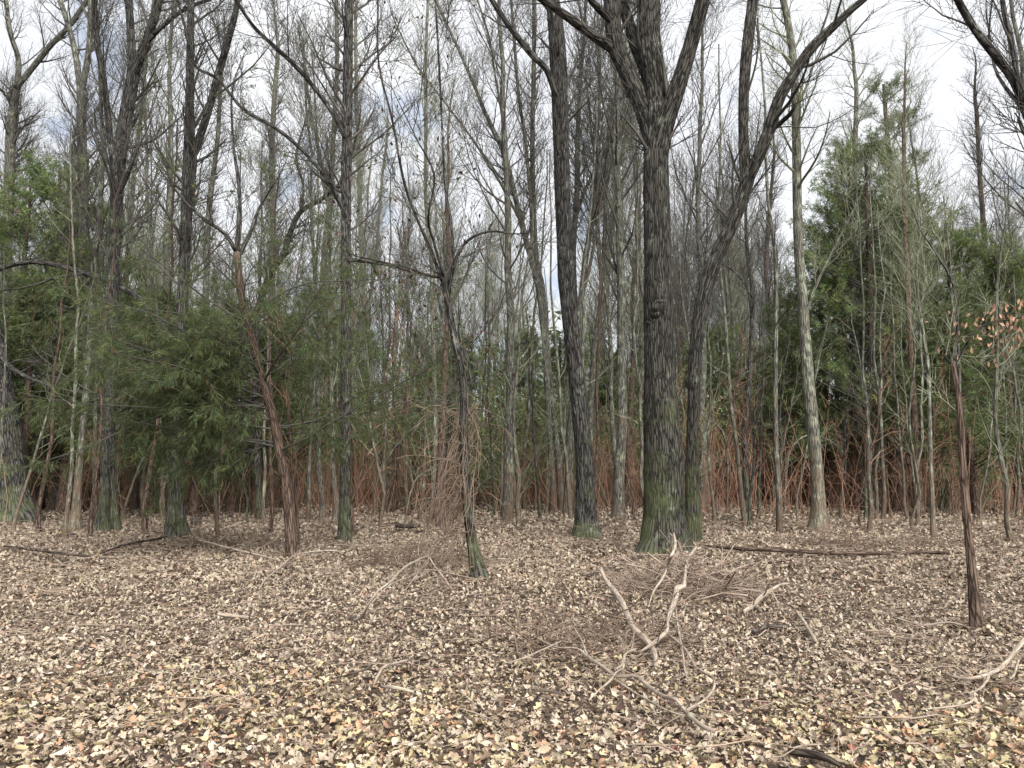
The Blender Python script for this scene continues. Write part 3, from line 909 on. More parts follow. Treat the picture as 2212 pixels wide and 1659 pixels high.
# middle ground stems
MID = [
    ("stem_tree", "multi-stemmed tree fanning out tall grey stems beside the leaning grey trunk", GREY, [
        ([(1196, 1107, 16), (1193, 1030, 14), (1184, 880, 13), (1178, 760, 13), (1166, 640, 14), (1148, 560, 13), (1127, 483, 13), (1107, 400, 12), (1088, 330, 11), (1047, 240, 8), (1014, 160, 7), (977, 77, 6), (937, -5, 5)], 0.5, 2, 'trunk'),
        ([(1213, 1104, 15), (1207, 1000, 13), (1190, 850, 12), (1180, 720, 12), (1172, 620, 11), (1158, 545, 10), (1150, 333, 10), (1153, 167, 10), (1154, -5, 9)], 0.3, 5, 'trunk', 0.3),
        ([(1150, 560, 9), (1147, 440, 8), (1134, 300, 8), (1120, 200, 7), (1112, 100, 7), (1104, -5, 6)], -0.5, 3, 'limb', 0.3),
        ([(1105, 395, 6), (1087, 310, 6), (1084, 250, 5), (1070, 167, 5), (1057, 83, 5), (1030, -5, 4)], -0.5, 2, 'limb', 0.2),
        ([(1120, 470, 6), (1075, 385, 6), (1020, 300, 5), (960, 220, 4), (900, 140, 4), (850, 40, 3)], -0.8, 1, 'limb', 0.3)], 7),
    ("dark_tree", "dark stem just behind the foot of the leaning grey trunk", LEAN, [
        ([(1228, 1085, 18), (1232, 1000, 16), (1238, 850, 15), (1242, 700, 14), (1238, 540, 13), (1246, 430, 12), (1247, 330, 11), (1252, 200, 9), (1262, 80, 7), (1265, -5, 6)], 0.4, 3, 'trunk'),
        ([(1244, 470, 8), (1264, 410, 8), (1287, 367, 8), (1324, 293, 6), (1350, 233, 5), (1375, 150, 4)], 0.5, 1.5, 'limb', 0.2)], 7),
    ("pale_stem_tree", "pale stem rising between the leaning grey trunk and the big oak", PALE, [
        ([(1290, 1072, 15), (1292, 960, 14), (1297, 800, 14), (1304, 653, 14), (1316, 535, 13), (1327, 433, 10), (1335, 367, 8), (1350, 300, 7), (1364, 240, 5), (1372, 120, 4)], 0.4, 2, 'trunk'),
        ([(1327, 433, 7), (1322, 330, 6), (1330, 200, 5), (1322, 90, 4)], -0.4, 2, 'limb', 0.3)], 7),
    ("brown_pole", "slender brown trunk showing between the leaning grey trunk and the big oak", REDB, [
        ([(1357, 1098, 18), (1358, 1040, 17), (1360, 950, 14), (1364, 850, 12), (1370, 740, 11), (1366, 640, 9), (1380, 520, 8)], 0.3, 3, 'trunk')], 5),
    ("thin_pole", "thin pale pole crossing the sky beside the vine-hung tree", PALE, [
        ([(930, 1140, 12), (938, 1050, 11), (941, 950, 11), (938, 800, 10), (935, 680, 10), (932, 560, 9), (920, 433, 8), (920, 267, 8), (920, 133, 7), (925, -5, 6)], 0.3, 3, 'trunk')], 9),
    ("foot_tree", "short flared brown trunk at the foot of the thin pale pole", REDB, [
        ([(948, 1142, 26), (950, 1090, 20), (953, 1000, 16), (957, 900, 14), (962, 760, 12), (970, 600, 10), (965, 430, 8)], 0.5, 4, 'trunk')], 9),
    ("lichened_tree", "tall pale trunk patched with white lichen on a brown flared foot", PALE, [
        ([(1770, 1152, 40), (1768, 1100, 30), (1765, 1030, 26), (1756, 930, 26), (1746, 830, 25), (1737, 700, 22), (1726, 553, 20), (1722, 433, 19), (1720, 300, 18), (1715, 150, 16), (1705, 67, 15), (1690, -5, 13)], 0.5, 5, 'trunk'),
        ([(1735, 690, 7), (1770, 600, 6), (1800, 540, 5), (1850, 440, 4)], -0.4, 1, 'limb', 0.2)], 13),
    ("sapling_tree", "slender dark stem between the curved trunk and the lichened trunk", LEAN, [
        ([(1614, 1130, 16), (1612, 1070, 14), (1610, 986, 13), (1609, 920, 12), (1617, 853, 11), (1624, 720, 10), (1625, 620, 9), (1615, 553, 8), (1612, 440, 6), (1630, 330, 4)], 0.3, 2, 'trunk'),
        ([(1625, 640, 5), (1590, 590, 4), (1540, 560, 3), (1500, 550, 2)], -0.4, 0.5, 'limb', 0.15)], 12),
    ("thick_stub_tree", "dark short-boled tree wrapped in brown twigs beside the slender dark stem", DARKLOG, [
        ([(1676, 1076, 22), (1676, 1010, 17), (1672, 930, 14), (1666, 850, 12), (1668, 740, 10), (1655, 600, 9), (1660, 480, 8), (1672, 340, 6)], 0.3, 3, 'trunk')], 10),
    ("grey_pole", "grey pole with greenish bark to the side of the lichened trunk, before the big pine", PALE, [
        ([(1868, 1106, 14), (1862, 986, 15), (1856, 886, 16), (1849, 753, 16), (1845, 650, 15), (1842, 500, 13), (1846, 350, 11), (1850, 200, 9)], 0.4, 4, 'trunk')], 10),
    ("slanting_tree", "thick brown trunk slanting away in the brush before the big pine", REDB, [
        ([(1914, 1064, 30), (1904, 1010, 24), (1892, 953, 20), (1876, 886, 17), (1862, 800, 15), (1852, 700, 13), (1838, 580, 11)], 0.8, 5, 'trunk')], 9),
    ("pole_tree", "straight brown pole standing in the brush past the slanting brown trunk", REDB, [
        ([(1986, 1116, 18), (1983, 1030, 16), (1976, 920, 14), (1970, 800, 13), (1962, 650, 12), (1955, 480, 10), (1952, 300, 8)], 0.4, 4, 'trunk')], 11),
    ("white_sapling", "whitish thin sapling near the straight brown pole", PALE, [
        ([(2016, 1166, 11), (2014, 1090, 10), (2010, 986, 9), (2008, 886, 8), (2004, 786, 8), (1994, 720, 7), (1980, 600, 5), (1990, 480, 3)], 0.2, 1, 'trunk')], 12),
    ("bent_sapling", "pale sapling bent over at a slant before the brown thicket", PALE, [
        ([(2046, 1100, 9), (2030, 1020, 9), (2008, 963, 8), (1985, 920, 8), (1960, 882, 6), (1930, 850, 4)], 0.3, 0.6, 'trunk')], 8),
    ("dark_bole_tree", "dark straight bole behind the thin leaning foreground tree", DARKLOG, [
        ([(2139, 1076, 24), (2132, 1020, 18), (2128, 953, 15), (2136, 820, 13), (2137, 700, 12), (2130, 560, 11), (2118, 400, 9), (2110, 250, 8)], 0.4, 4, 'trunk')], 10),
    ("mossy_tree", "small mossy trunk among cedar boughs beside the forked dark trunk", GREY, [
        ([(436, 1072, 26), (436, 1000, 22), (438, 900, 18), (440, 760, 15), (446, 600, 13), (452, 450, 12), (470, 300, 9), (478, 150, 8)], 0.4, 4, 'trunk')], 10),
    ("low_tree", "thick-stemmed dim tree behind the foot of the red-brown cedar", GREY, [
        ([(575, 1076, 20), (577, 1000, 18), (580, 880, 17), (585, 700, 16), (590, 500, 14), (588, 300, 12), (600, 120, 9)], 0.4, 4, 'trunk')], 10),
    ("back_tree", "grey stem leaning behind the slim straight dark trunk", GREY, [
        ([(672, 1060, 18), (676, 960, 16), (684, 820, 15), (694, 660, 15), (704, 520, 14), (714, 430, 12), (720, 300, 10), (728, 150, 9), (726, -5, 8)], 0.3, 4, 'trunk'),
        ([(712, 440, 7), (690, 330, 6), (668, 220, 5), (655, 100, 4)], 0.4, 2, 'limb', 0.2)], 10),
    ("double_tree", "pale double-stemmed tree behind the slim straight dark trunk's green brush", PALE, [
        ([(806, 1052, 13), (804, 940, 12), (800, 800, 11), (790, 660, 11), (780, 520, 10), (776, 380, 9), (770, 200, 8), (768, 30, 6)], 0.4, 3, 'trunk'),
        ([(792, 690, 8), (812, 560, 7), (822, 420, 6), (838, 280, 5)], 0.5, 2, 'limb', 0.2)], 10),
    ("leaning_pole", "brown pole leaning through the twigs beside the slim straight dark trunk", BROWN and REDB, [
        ([(826, 1110, 14), (842, 1050, 12), (858, 1000, 11), (866, 930, 9), (880, 850, 7), (900, 790, 5)], 0.4, 1, 'trunk')], 9),
]
for nm, lab, mat, stems, Ln in MID:
    traced_tree(nm, lab, stems, mat, twig=TWIG if mat in (LEAN, GREY, DARKLOG) else TWIGP, crown=(14, 6, 5), blen=(0.8, 2.2), hmin=0.45, ang=(0.45, 1.0), sides=12, flare=0.35, dens=4)

# thin foreground tree with pale beech leaves
fg, fg_b, fg_p = traced_tree(
    "foreground_tree", "thin leaning foreground tree with a forked top and pale papery leaves", [
        ([(2114, 1368, 28), (2106, 1310, 22), (2099, 1230, 19), (2091, 1150, 16), (2084, 1070, 15), (2078, 980, 14), (2074, 900, 13), (2066, 830, 11), (2058, 780, 9)], 0.1, 0, 'trunk'),
        ([(2060, 792, 6), (2068, 700, 6), (2060, 620, 5), (2030, 560, 4), (1990, 500, 3)], 0.4, 0.5, 'limb', 0.1),
        ([(2062, 800, 5), (2090, 740, 5), (2130, 700, 4), (2190, 690, 3)], -0.3, 0.5, 'limb', 0.1),
        ([(2060, 790, 5), (2040, 770, 4), (2065, 760, 3)], 0.1, 0.0, 'limb', 0.1),
    ], REDB, twig=TWIGP, crown=(6, 4, 3), blen=(0.3, 0.7), hmin=0.8, sides=16, flare=0.3, dens=14, twl=(0.08, 0.25))
lb = MB()
n = 260
P = fg_p[2][0]
i = rng.integers(len(P) // 3, len(P), n)
pos = P[i] + rng.normal(size=(n, 3)) * np.array([0.22, 0.25, 0.14]) + np.array([0, 0, -0.05]) - fg_b
blades(lb, pos, rng.normal(size=(n, 3)) * 0.5 + np.array([0, 0, -1.0]), rng.uniform(0.05, 0.08, n), rng.uniform(0.02, 0.035, n), np.array([[0.42, 0.25, 0.16]]) * rng.uniform(0.6, 1.2, (n, 1)))
tag(link("leaves", lb.mesh("leaves", LEAF, False, use_c=True), fg), kind='stuff')

# limbs of a big tree standing outside the frame, reaching in at the corner
traced_tree(
    "corner_tree", "dark forked limbs of a big tree reaching in at the upper corner", [
        ([(2420, 1300, 60), (2400, 1100, 50), (2360, 800, 44), (2310, 520, 38), (2262, 320, 30), (2225, 240, 24)], 0.2, 0, 'trunk'),
        ([(2228, 250, 20), (2205, 205, 19), (2185, 165, 18), (2150, 120, 17), (2115, 75, 16), (2088, 35, 15), (2065, -8, 14)], -0.4, 4, 'limb', 0.2),
        ([(2212, 220, 14), (2196, 160, 12), (2186, 90, 12), (2170, 30, 11), (2165, -8, 10)], 0.3, 4, 'limb', 0.1),
        ([(2225, 245, 10), (2180, 200, 8), (2150, 150, 6), (2140, 90, 5)], 0.5, 1, 'limb', 0.1),
    ], LEAN, crown=(10, 6, 5), blen=(0.6, 1.6), hmin=0.5, sides=20, dens=6)

# ------------------------------------------------------------------ prototypes for the woods behind
def copy_tree(root, loc, rz, s, label, group):
    r = root.copy()
    col.objects.link(r)
    r.location = loc
    r.rotation_euler = (0, 0, rz)
    r.scale = (s, s, s)
    r['label'] = label
    r['group'] = group
    for ch in root.children:
        c = ch.copy()
        col.objects.link(c)
        c.parent = r
    return r


def straight(H, r0, lean, wig, g, n=16):
    z = np.linspace(-0.3, H, n)
    u = np.linspace(0, 1, n)
    x = lean[0] * u ** 1.3 + np.cumsum(g.normal(size=n)) * wig
    y = lean[1] * u ** 1.3 + np.cumsum(g.normal(size=n)) * wig
    x -= x[0]
    y -= y[0]
    rr = r0 * (1 - 0.78 * u) + 0.005
    rr[0] *= 1.45
    rr[1] *= 1.08
    return np.stack([x, y, z], -1), rr


def proto_bare(seed, H, r0, mat, twig, n1, start, fork=False):
    g = np.random.default_rng(seed)
    root = empty("bare_tree", (0, 0, 0))
    P, Rr = straight(H, r0, g.normal(0, 0.9, 2), 0.07, g)
    b = MB()
    tubes(b, P[None], Rr[None], 8)
    mains = [(P, Rr)]
    if fork:
        i = int(len(P) * g.uniform(0.3, 0.5))
        F, FR = spawn(P[None], Rr[None], 2, i / len(P), i / len(P) + 0.15, 0.2, 0.4, H * 0.45, H * 0.6, 10, 0.5, 0.04, 0.75, 0.02, 0.2, 0.1, g=g)
        tubes(b, F, FR, 7)
        mains += [(F[k], FR[k]) for k in range(2)]
    link("trunk", b.mesh("trunk", mat, use_bc=True), root)
    b = MB()
    for k, (P, Rr) in enumerate(mains):
        B1, R1 = spawn(P[None], Rr[None], n1 if k == 0 else n1 // 2, start if k == 0 else 0.15, 0.99, 0.45, 0.95, H * 0.12, H * 0.26, 7, 0.9, 0.065, 0.4, 0.01, 0.25, 0.55, rmax=0.05, g=g)
        tubes(b, B1, R1, 4)
        B2, R2 = spawn(B1, R1, 9, 0.15, 1, 0.4, 0.9, 0.8, 2.1, 4, 0.65, 0.08, 0.6, 0.008, 0.4, 0.4, g=g)
        tubes(b, B2, R2, 3)
        B3, R3 = spawn(B2, R2, 4, 0.2, 1, 0.4, 1.0, 0.35, 1.05, 1, 0.3, 0.13, 0.7, 0.007, 0.5, 0.3, g=g)
        tubes(b, B3, R3, 3)
    link("crown", b.mesh("crown", twig), root)
    return root


def proto_sapling(seed, H, r0, mat, twig, n1):
    g = np.random.default_rng(seed)
    root = empty("sapling", (0, 0, 0))
    P, Rr = straight(H, r0, g.normal(0, 0.5, 2), 0.06, g, 12)
    b = MB()
    tubes(b, P[None], Rr[None], 6)
    link("trunk", b.mesh("trunk", mat, use_bc=True), root)
    b = MB()
    B1, R1 = spawn(P[None], Rr[None], n1, 0.25, 0.99, 0.5, 1.1, 0.6, 1.8, 6, 0.4, 0.14, 0.5, 0.005, 0.3, 0.4, g=g)
    tubes(b, B1, R1, 3)
    B2, R2 = spawn(B1, R1, 5, 0.2, 1, 0.4, 1.0, 0.25, 0.8, 3, 0.2, 0.14, 0.6, 0.004, 0.4, 0.4, g=g)
    tubes(b, B2, R2, 3)
    link("crown", b.mesh("crown", twig), root)
    return root


def proto_cedar(seed, H, wide, n1=64, low=0.1):
    g = np.random.default_rng(seed)
    root = empty("evergreen_tree", (0, 0, 0))
    P, Rr = straight(H, 0.022 * H, g.normal(0, 0.2, 2), 0.03, g)
    b = MB()
    tubes(b, P[None], Rr[None], 8)
    link("trunk", b.mesh("trunk", REDB, use_bc=True), root)
    B1, R1 = spawn(P[None], Rr[None], n1, low, 0.98, 0.9, 1.5, wide * 0.65, wide * 1.1, 7, 0.35, 0.09, 0.3, 0.008, 0.3, 0.85, rmax=0.03, g=g)
    B2, R2 = spawn(B1, R1, 8, 0.2, 1, 0.5, 1.1, 0.4, 1.0, 4, 0.1, 0.13, 0.6, 0.005, 0.4, 0.5, g=g)
    b = MB()
    tubes(b, B1, R1, 4)
    link("branches", b.mesh("branches", TWIG), root)
    b = MB()
    sprays(b, B2, 13, (0.12, 0.30), (0.014, 0.03), g, nb=4, dead=0.06, k=1.3, spread=0.6, droop=-0.4, fan=0.3)
    link("crown", b.mesh("crown", EVER, False, use_c=True), root)
    return root


def proto_pine(seed, H, start, wide):
    g = np.random.default_rng(seed)
    root = empty("pine_tree", (0, 0, 0))
    P, Rr = straight(H, 0.016 * H, g.normal(0, 0.4, 2), 0.04, g)
    b = MB()
    tubes(b, P[None], Rr[None], 8)
    link("trunk", b.mesh("trunk", REDB, use_bc=True), root)
    B1, R1 = spawn(P[None], Rr[None], 40, start, 0.99, 0.8, 1.4, wide * 0.6, wide, 6, 0.4, 0.1, 0.35, 0.01, 0.3, 0.6, rmax=0.05, g=g)
    B2, R2 = spawn(B1, R1, 7, 0.3, 1, 0.4, 0.9, 0.4, 1.1, 3, 0.4, 0.1, 0.6, 0.007, 0.5, 0.4, g=g)
    b = MB()
    tubes(b, B1, R1, 4)
    tubes(b, B2, R2, 3)
    link("branches", b.mesh("branches", TWIG), root)
    b = MB()
    N = len(B2)
    for k in range(4):
        u = 0.4 + 0.2 * k
        f = u * 3
        i = min(int(f), 2)
        pos = B2[:, i] * (1 - (f - i)) + B2[:, i + 1] * (f - i)
        tan = norm(B2[:, i + 1] - B2[:, i])
        c0 = greens(N, g, 0.03, 1.35)
        for j in range(15):
            d = norm(tan * 0.7 + g.normal(size=(N, 3)) * 0.75)
            blades(b, pos, d, g.uniform(0.14, 0.24, N), g.uniform(0.012, 0.022, N), c0 * g.uniform(0.8, 1.25, (N, 1)), g=g)
    link("crown", b.mesh("crown", EVER, False, use_c=True), root)
    return root


def proto_round_pine(seed, H, wide):
    g = np.random.default_rng(seed)
    root = empty("pine_tree", (0, 0, 0))
    P, Rr = straight(H, 0.014 * H, g.normal(0, 0.3, 2), 0.03, g)
    b = MB()
    tubes(b, P[None], Rr[None], 8)
    link("trunk", b.mesh("trunk", REDB, use_bc=True), root)
    B1, R1 = spawn(P[None], Rr[None], 100, 0.15, 0.97, 0.8, 1.4, wide * 0.75, wide * 1.15, 6, 0.3, 0.09, 0.35, 0.01, 0.3, 0.0, rmax=0.05, g=g)
    h = B1[:, 0, 2] / H
    prof = np.where(h > 0.58, np.sqrt(np.clip(1 - ((h - 0.58) / 0.40) ** 2, 0.05, 1)), 1.0)
    B1 = B1[:, :1] + (B1 - B1[:, :1]) * prof[:, None, None]
    B2, R2 = spawn(B1, R1, 9, 0.25, 1, 0.4, 1.0, 0.4, 1.1, 3, 0.4, 0.1, 0.6, 0.006, 0.5, 0.4, g=g)
    b = MB()
    tubes(b, B1, R1, 4)
    tubes(b, B2, R2, 3)
    link("branches", b.mesh("branches", TWIG), root)
    b = MB()
    N = len(B2)
    for k in range(3):
        u = (0.4, 0.7, 0.98)[k]
        f = u * 3
        i = min(int(f), 2)
        pos = B2[:, i] * (1 - (f - i)) + B2[:, i + 1] * (f - i)
        tan = norm(B2[:, i + 1] - B2[:, i])
        c0 = greens(N, g, 0.03, 1.75)
        for j in range(14):
            d = norm(tan * 0.6 + g.normal(size=(N, 3)) * 0.75)
            blades(b, pos, d, g.uniform(0.16, 0.27, N), g.uniform(0.016, 0.03, N), c0 * g.uniform(0.8, 1.25, (N, 1)), g=g)
    link("crown", b.mesh("crown", EVER, False, use_c=True), root)
    return root


def proto_shrub(seed, H, spread, nst, leafs, dead):
    g = np.random.default_rng(seed)
    root = empty("evergreen_shrub", (0, 0, 0))
    n = nst
    p0 = np.stack([g.normal(0, 0.25, n), g.normal(0, 0.25, n), np.full(n, -0.1)], -1)
    d = norm(np.stack([g.normal(0, 0.3, n), g.normal(0, 0.3, n), np.ones(n)], -1))
    Ln = g.uniform(0.6, 1.1, n) * H
    O = np.empty((n, 8, 3))
    O[:, 0] = p0
    p = p0
    for s in range(7):
        d = norm(d + g.normal(size=(n, 3)) * 0.1 + np.concatenate([d[:, :2] * 0.12 * spread, np.zeros((n, 1))], 1))
        p = p + d * (Ln / 7)[:, None]
        O[:, s + 1] = p
    RR = np.linspace(0.02, 0.006, 8)[None] * g.uniform(0.7, 1.4, (n, 1))
    b = MB()
    tubes(b, O, RR, 5)
    B1, R1 = spawn(O, RR, 9, 0.25, 1, 0.5, 1.1, 0.5, 1.3, 4, 0.1, 0.14, 0.5, 0.004, 0.4, 0.3, g=g)
    tubes(b, B1, R1, 3)
    link("stem", b.mesh("stem", TWIGP), root)
    b = MB()
    sprays(b, B1, leafs, (0.05, 0.10), (0.028, 0.05), g, spread=1.0, droop=0.0, nb=2, dead=dead, k=1.9)
    link("foliage", b.mesh("foliage", EVER, False, use_c=True), root)
    return root


g = np.random.default_rng(77)
bare = [proto_bare(100 + k, H, r0, m_, tw, n1, st, fk) for k, (H, r0, m_, tw, n1, st, fk) in enumerate([
    (21, 0.16, GREY, TWIG, 34, 0.3, False), (19, 0.13, PALE, TWIGP, 30, 0.35, False), (22, 0.14, GREY, TWIG, 34, 0.4, True), (17, 0.10, GREY, TWIG, 30, 0.25, False),
    (20, 0.15, PALE, TWIGP, 28, 0.35, True), (19, 0.10, GREY, TWIGP, 30, 0.3, True), (23, 0.18, GREY, TWIG, 36, 0.35, False), (16, 0.09, PALE, TWIGP, 28, 0.25, False)])]
sapl = [proto_sapling(200 + k, H, r0, m_, tw, n1) for k, (H, r0, m_, tw, n1) in enumerate([
    (7.5, 0.05, GREY, TWIG, 16), (6.0, 0.035, PALE, TWIGP, 14), (5.0, 0.03, REDB, BROWN, 16), (8.5, 0.06, PALE, TWIGP, 18), (4.0, 0.025, REDB, BROWN, 14), (6.5, 0.045, LEAN, TWIG, 16),
    (11.0, 0.055, GREY, TWIG, 12), (12.5, 0.06, PALE, TWIGP, 12), (10.0, 0.05, REDB, TWIG, 12), (9.0, 0.04, PALE, TWIGP, 10)])]
cedars = [proto_cedar(300, 9.0, 2.3, 64, 0.2), proto_cedar(301, 7.0, 2.1, 54, 0.24), proto_cedar(302, 11.5, 2.8, 80, 0.16)]
pines = [proto_pine(400, 15, 0.3, 2.7), proto_pine(401, 13, 0.25, 2.4), proto_pine(402, 17, 0.45, 2.8), proto_round_pine(403, 15, 3.1)]
shrubs = [proto_shrub(500, 4.2, 1.0, 16, 16, 0.08), proto_shrub(501, 3.2, 1.4, 14, 14, 0.15), proto_shrub(502, 5.2, 0.8, 16, 16, 0.08), proto_shrub(503, 2.6, 1.6, 16, 8, 0.6)]

MARKS = [(40, "edge trunk"), (140, "broad-footed trunk"), (235, "twin-footed trunk"), (380, "once-forked trunk"), (620, "red-brown cedar"), (745, "slim straight trunk"),
         (1020, "vine-hung tree"), (1262, "leaning trunk"), (1435, "big oak"), (1613, "slender dark stem"), (1765, "lichened trunk"), (1984, "brown pole"), (2095, "thin foreground tree")]


def zone(x, y):
    """where one sees it, told by the two nearest landmark trunks"""
    px = to_px(x, y, 0)[0]
    if px < MARKS[0][0]:
        return "outside the edge trunk"
    if px >= MARKS[-1][0]:
        return "past the thin foreground tree"
    for (pa, a), (pb, b) in zip(MARKS, MARKS[1:]):
        if pa <= px < pb:
            return f"on the {b}'s side of the {a}" if px - pa < pb - px else f"on the {a}'s side of the {b}"


used = {}


def put(protos, k, x, y, rz, s, label, group):
    p = protos[k]
    loc = (x, y, float(hgt(x, y)))
    if id(p) not in used:
        used[id(p)] = 1
        p.location = loc
        p.rotation_euler = (0, 0, rz)
        p.scale = (s, s, s)
        p['label'] = label
        p['group'] = group
        return p
    return copy_tree(p, loc, rz, s, label, group)


for grp, cat in ((bare, "tree"), (sapl, "sapling"), (cedars, "evergreen tree"), (pines, "pine tree"), (shrubs, "shrub")):
    for p in grp:
        p['category'] = cat

placed = [(x, y, r) for x, y, r in HEROS]


def free(x, y, r):
    return all((x - a) ** 2 + (y - b) ** 2 > (r + c) ** 2 for a, b, c in placed)


# evergreens set where the photograph shows them: (px, distance, list, index, scale)
EV = [
    (1880, 29, pines, 3, 0.95), (1785, 32, pines, 3, 0.74), (1975, 32, pines, 3, 0.82), (1730, 36, pines, 1, 0.8), (2085, 30, pines, 3, 0.78), (2190, 29, pines, 3, 0.7), (1700, 34, pines, 3, 0.62), (1838, 30.5, pines, 3, 0.86), (1925, 30.5, pines, 3, 0.88),
    (2030, 34, pines, 3, 0.75), (2100, 26, cedars, 1, 1.0),  (2200, 30, cedars, 2, 0.9), (1690, 31, cedars, 1, 1.0), (1950, 45, pines, 2, 1.5), (1860, 47, pines, 2, 1.3),
    (10, 27, pines, 3, 0.8), (95, 28, pines, 3, 0.86), (-60, 24, pines, 1, 0.8), (160, 31, pines, 2, 0.86), (60, 24.5, cedars, 0, 0.85), (150, 25.5, cedars, 2, 0.8), (255, 24, cedars, 1, 1.0), (335, 25, cedars, 0, 0.8),
    (430, 24, cedars, 1, 0.9), (505, 26, cedars, 0, 0.8), (-70, 23.5, cedars, 1, 0.9), (300, 28, pines, 1, 0.7), (420, 30, pines, 0, 0.6), (620, 29, cedars, 1, 1.0), (640, 33, pines, 1, 0.72), (560, 26, cedars, 2, 0.55),
    (800, 36, pines, 1, 0.62), (900, 40, cedars, 2, 0.75), (1100, 38, pines, 1, 0.62), (1300, 42, pines, 0, 0.6), (1390, 44, cedars, 2, 0.72), (1560, 40, cedars, 2, 0.78), (1040, 46, pines, 0, 0.6), (700, 38, cedars, 0, 1.0), (760, 42, pines, 1, 0.66), (850, 44, pines, 0, 0.6), (960, 36, cedars, 1, 1.0), (1000, 41, cedars, 0, 0.95), (1150, 42, cedars, 2, 0.8), (1210, 38, cedars, 0, 0.9), (1340, 39, cedars, 1, 1.05), (1440, 40, pines, 1, 0.62), (1510, 36, cedars, 0, 0.9), (1600, 43, pines, 0, 0.62), (1640, 38, cedars, 1, 1.05),
]
kinds = {id(cedars): "dense dark cedar", id(pines): "shaggy needled pine"}
for k, (px, Y, lst, i, s) in enumerate(EV):
    x = (px - CX) / FPX * Y * 1.0
    nm = kinds[id(lst)]
    d = "fairly near" if Y < 24 else ("midway" if Y < 29 else ("deeper" if Y < 34 else "far"))
    z_ = zone(x, Y)
    put(lst, i, x, Y, g.uniform(0, 6.28), s, f"{nm} {d} back {z_}", f"{nm}s {d} back {z_}")
    placed.append((x, Y, 0.5))

# evergreen shrubs of the understorey
cnt = 0
for tries in range(4000):
    if cnt >= 130:
        break
    Y = math.sqrt(g.uniform(28 ** 2, 56 ** 2))
    x = g.uniform(-0.74, 0.74) * Y
    if not free(x, Y, 0.75):
        continue
    k = int(g.choice(4, p=[0.33, 0.22, 0.3, 0.15]))
    z_ = zone(x, Y)
    d = "midway" if Y < 32 else ("deeper" if Y < 42 else "far")
    lab = ("rusty dead-leaved shrub ", "airy green shrub ", "tall leafy green shrub ", "dense green shrub ")[(3, 1, 2, 0).index(k) if k in (3, 1, 2, 0) else 0] + d + " back " + z_
    o = put(shrubs, k, x, Y, g.uniform(0, 6.28), g.uniform(1.0, 1.6), lab, lab.replace("shrub", "shrubs"))
    placed.append((x, Y, 0.5))
    cnt += 1
# bare trees
cnt = 0
for tries in range(8000):
    if cnt >= 185:
        break
    Y = math.sqrt(g.uniform(21 ** 2, 78 ** 2))
    x = g.uniform(-0.76, 0.76) * Y
    if not free(x, Y, 0.5 + 0.008 * Y):
        continue
    ppx = to_px(x, Y, 0)[0]
    if 1700 < ppx < 2050 and Y < 31:
        continue
    k = int(g.integers(0, 8))
    z_ = zone(x, Y)
    ad = ("slim grey", "slim pale", "forked grey", "thin grey", "forked pale", "thin forked", "tall grey", "thin pale")[k]
    d = "midway" if Y < 34 else ("deeper" if Y < 48 else ("far" if Y < 62 else "farthest"))
    lab = f"{ad} bare tree {d} back {z_}"
    put(bare, k, x, Y, g.uniform(0, 6.28), g.uniform(0.8, 1.1), lab, lab.replace("tree", "trees", 1))
    placed.append((x, Y, 0.4))
    cnt += 1
# saplings
cnt = 0
for tries in range(8000):
    if cnt >= 270:
        break
    Y = math.sqrt(g.uniform(16.5 ** 2, 46 ** 2))
    x = g.uniform(-0.74, 0.74) * Y
    if not free(x, Y, 0.3):
        continue
    if Y < 20 and -3 < x < 4.5:
        continue
    k = int(g.integers(0, 10))
    z_ = zone(x, Y)
    ad = ("grey", "pale", "brown", "pale", "brown", "dark", "grey", "pale", "brown", "whitish")[k]
    d = "fairly near" if Y < 24 else ("midway" if Y < 34 else "far")
    lab = f"{('leafless', 'thin', 'low', 'tall', 'lowest', 'crooked', 'tall', 'pole-like', 'pole-like', 'slight')[k]} {ad} sapling {d} back {z_}"
    put(sapl, k, x, Y, g.uniform(0, 6.28), g.uniform(0.75, 1.2), lab, lab.replace("sapling", "saplings"))
    placed.append((x, Y, 0.15))
    cnt += 1

# ------------------------------------------------------------------ brown thicket and the far-off wood
g = np.random.default_rng(5)
n = 25000
Y = np.sqrt(g.uniform(18 ** 2, 60 ** 2, n))
X = g.uniform(-0.76, 0.76, n) * Y
clump = 0.5 + 0.5 * np.sin(0.55 * X + 1.0) * np.sin(0.5 * Y + 0.3 * X)
edge = np.clip((Y - 21) / 11, 0.02, 1) ** 1.2
edge = np.where((X > -2) & (X < 5), np.clip((Y - 24) / 11, 0.01, 1) ** 1.2, edge)
keep = g.random(n) < (0.35 + 0.65 * clump) * edge
X, Y = X[keep], Y[keep]
n = len(X)
H = g.uniform(0.8, 6.0, n) * (0.55 + 0.5 * clump[keep])
p = np.stack([X, Y, hgt(X, Y) - 0.05], -1)
d = norm(np.stack([g.normal(0, 0.28, n), g.normal(0, 0.28, n), np.ones(n)], -1))
O = np.empty((n, 4, 3))
O[:, 0] = p
for s in range(3):
    d = norm(d + g.normal(size=(n, 3)) * 0.13)
    p = p + d * (H / 3)[:, None]
    O[:, s + 1] = p
RR = np.linspace(1, 0.35, 4)[None] * (g.uniform(0.008, 0.021, n) * np.clip(Y / 38, 0.45, 1.1))[:, None]
b = MB()
tubes(b, O, RR, 3)
B1, R1 = spawn(O, RR, 2, 0.25, 1, 0.4, 1.2, 0.4, 1.4, 2, 0.05, 0.25, 0.6, 0.005, 0.4, 0.2, g=g)
tubes(b, B1, R1, 3)
tag(link("undergrowth", b.mesh("undergrowth", BROWN)), "brown leafless thicket of stems filling the woods at ground level", "undergrowth", kind='stuff')

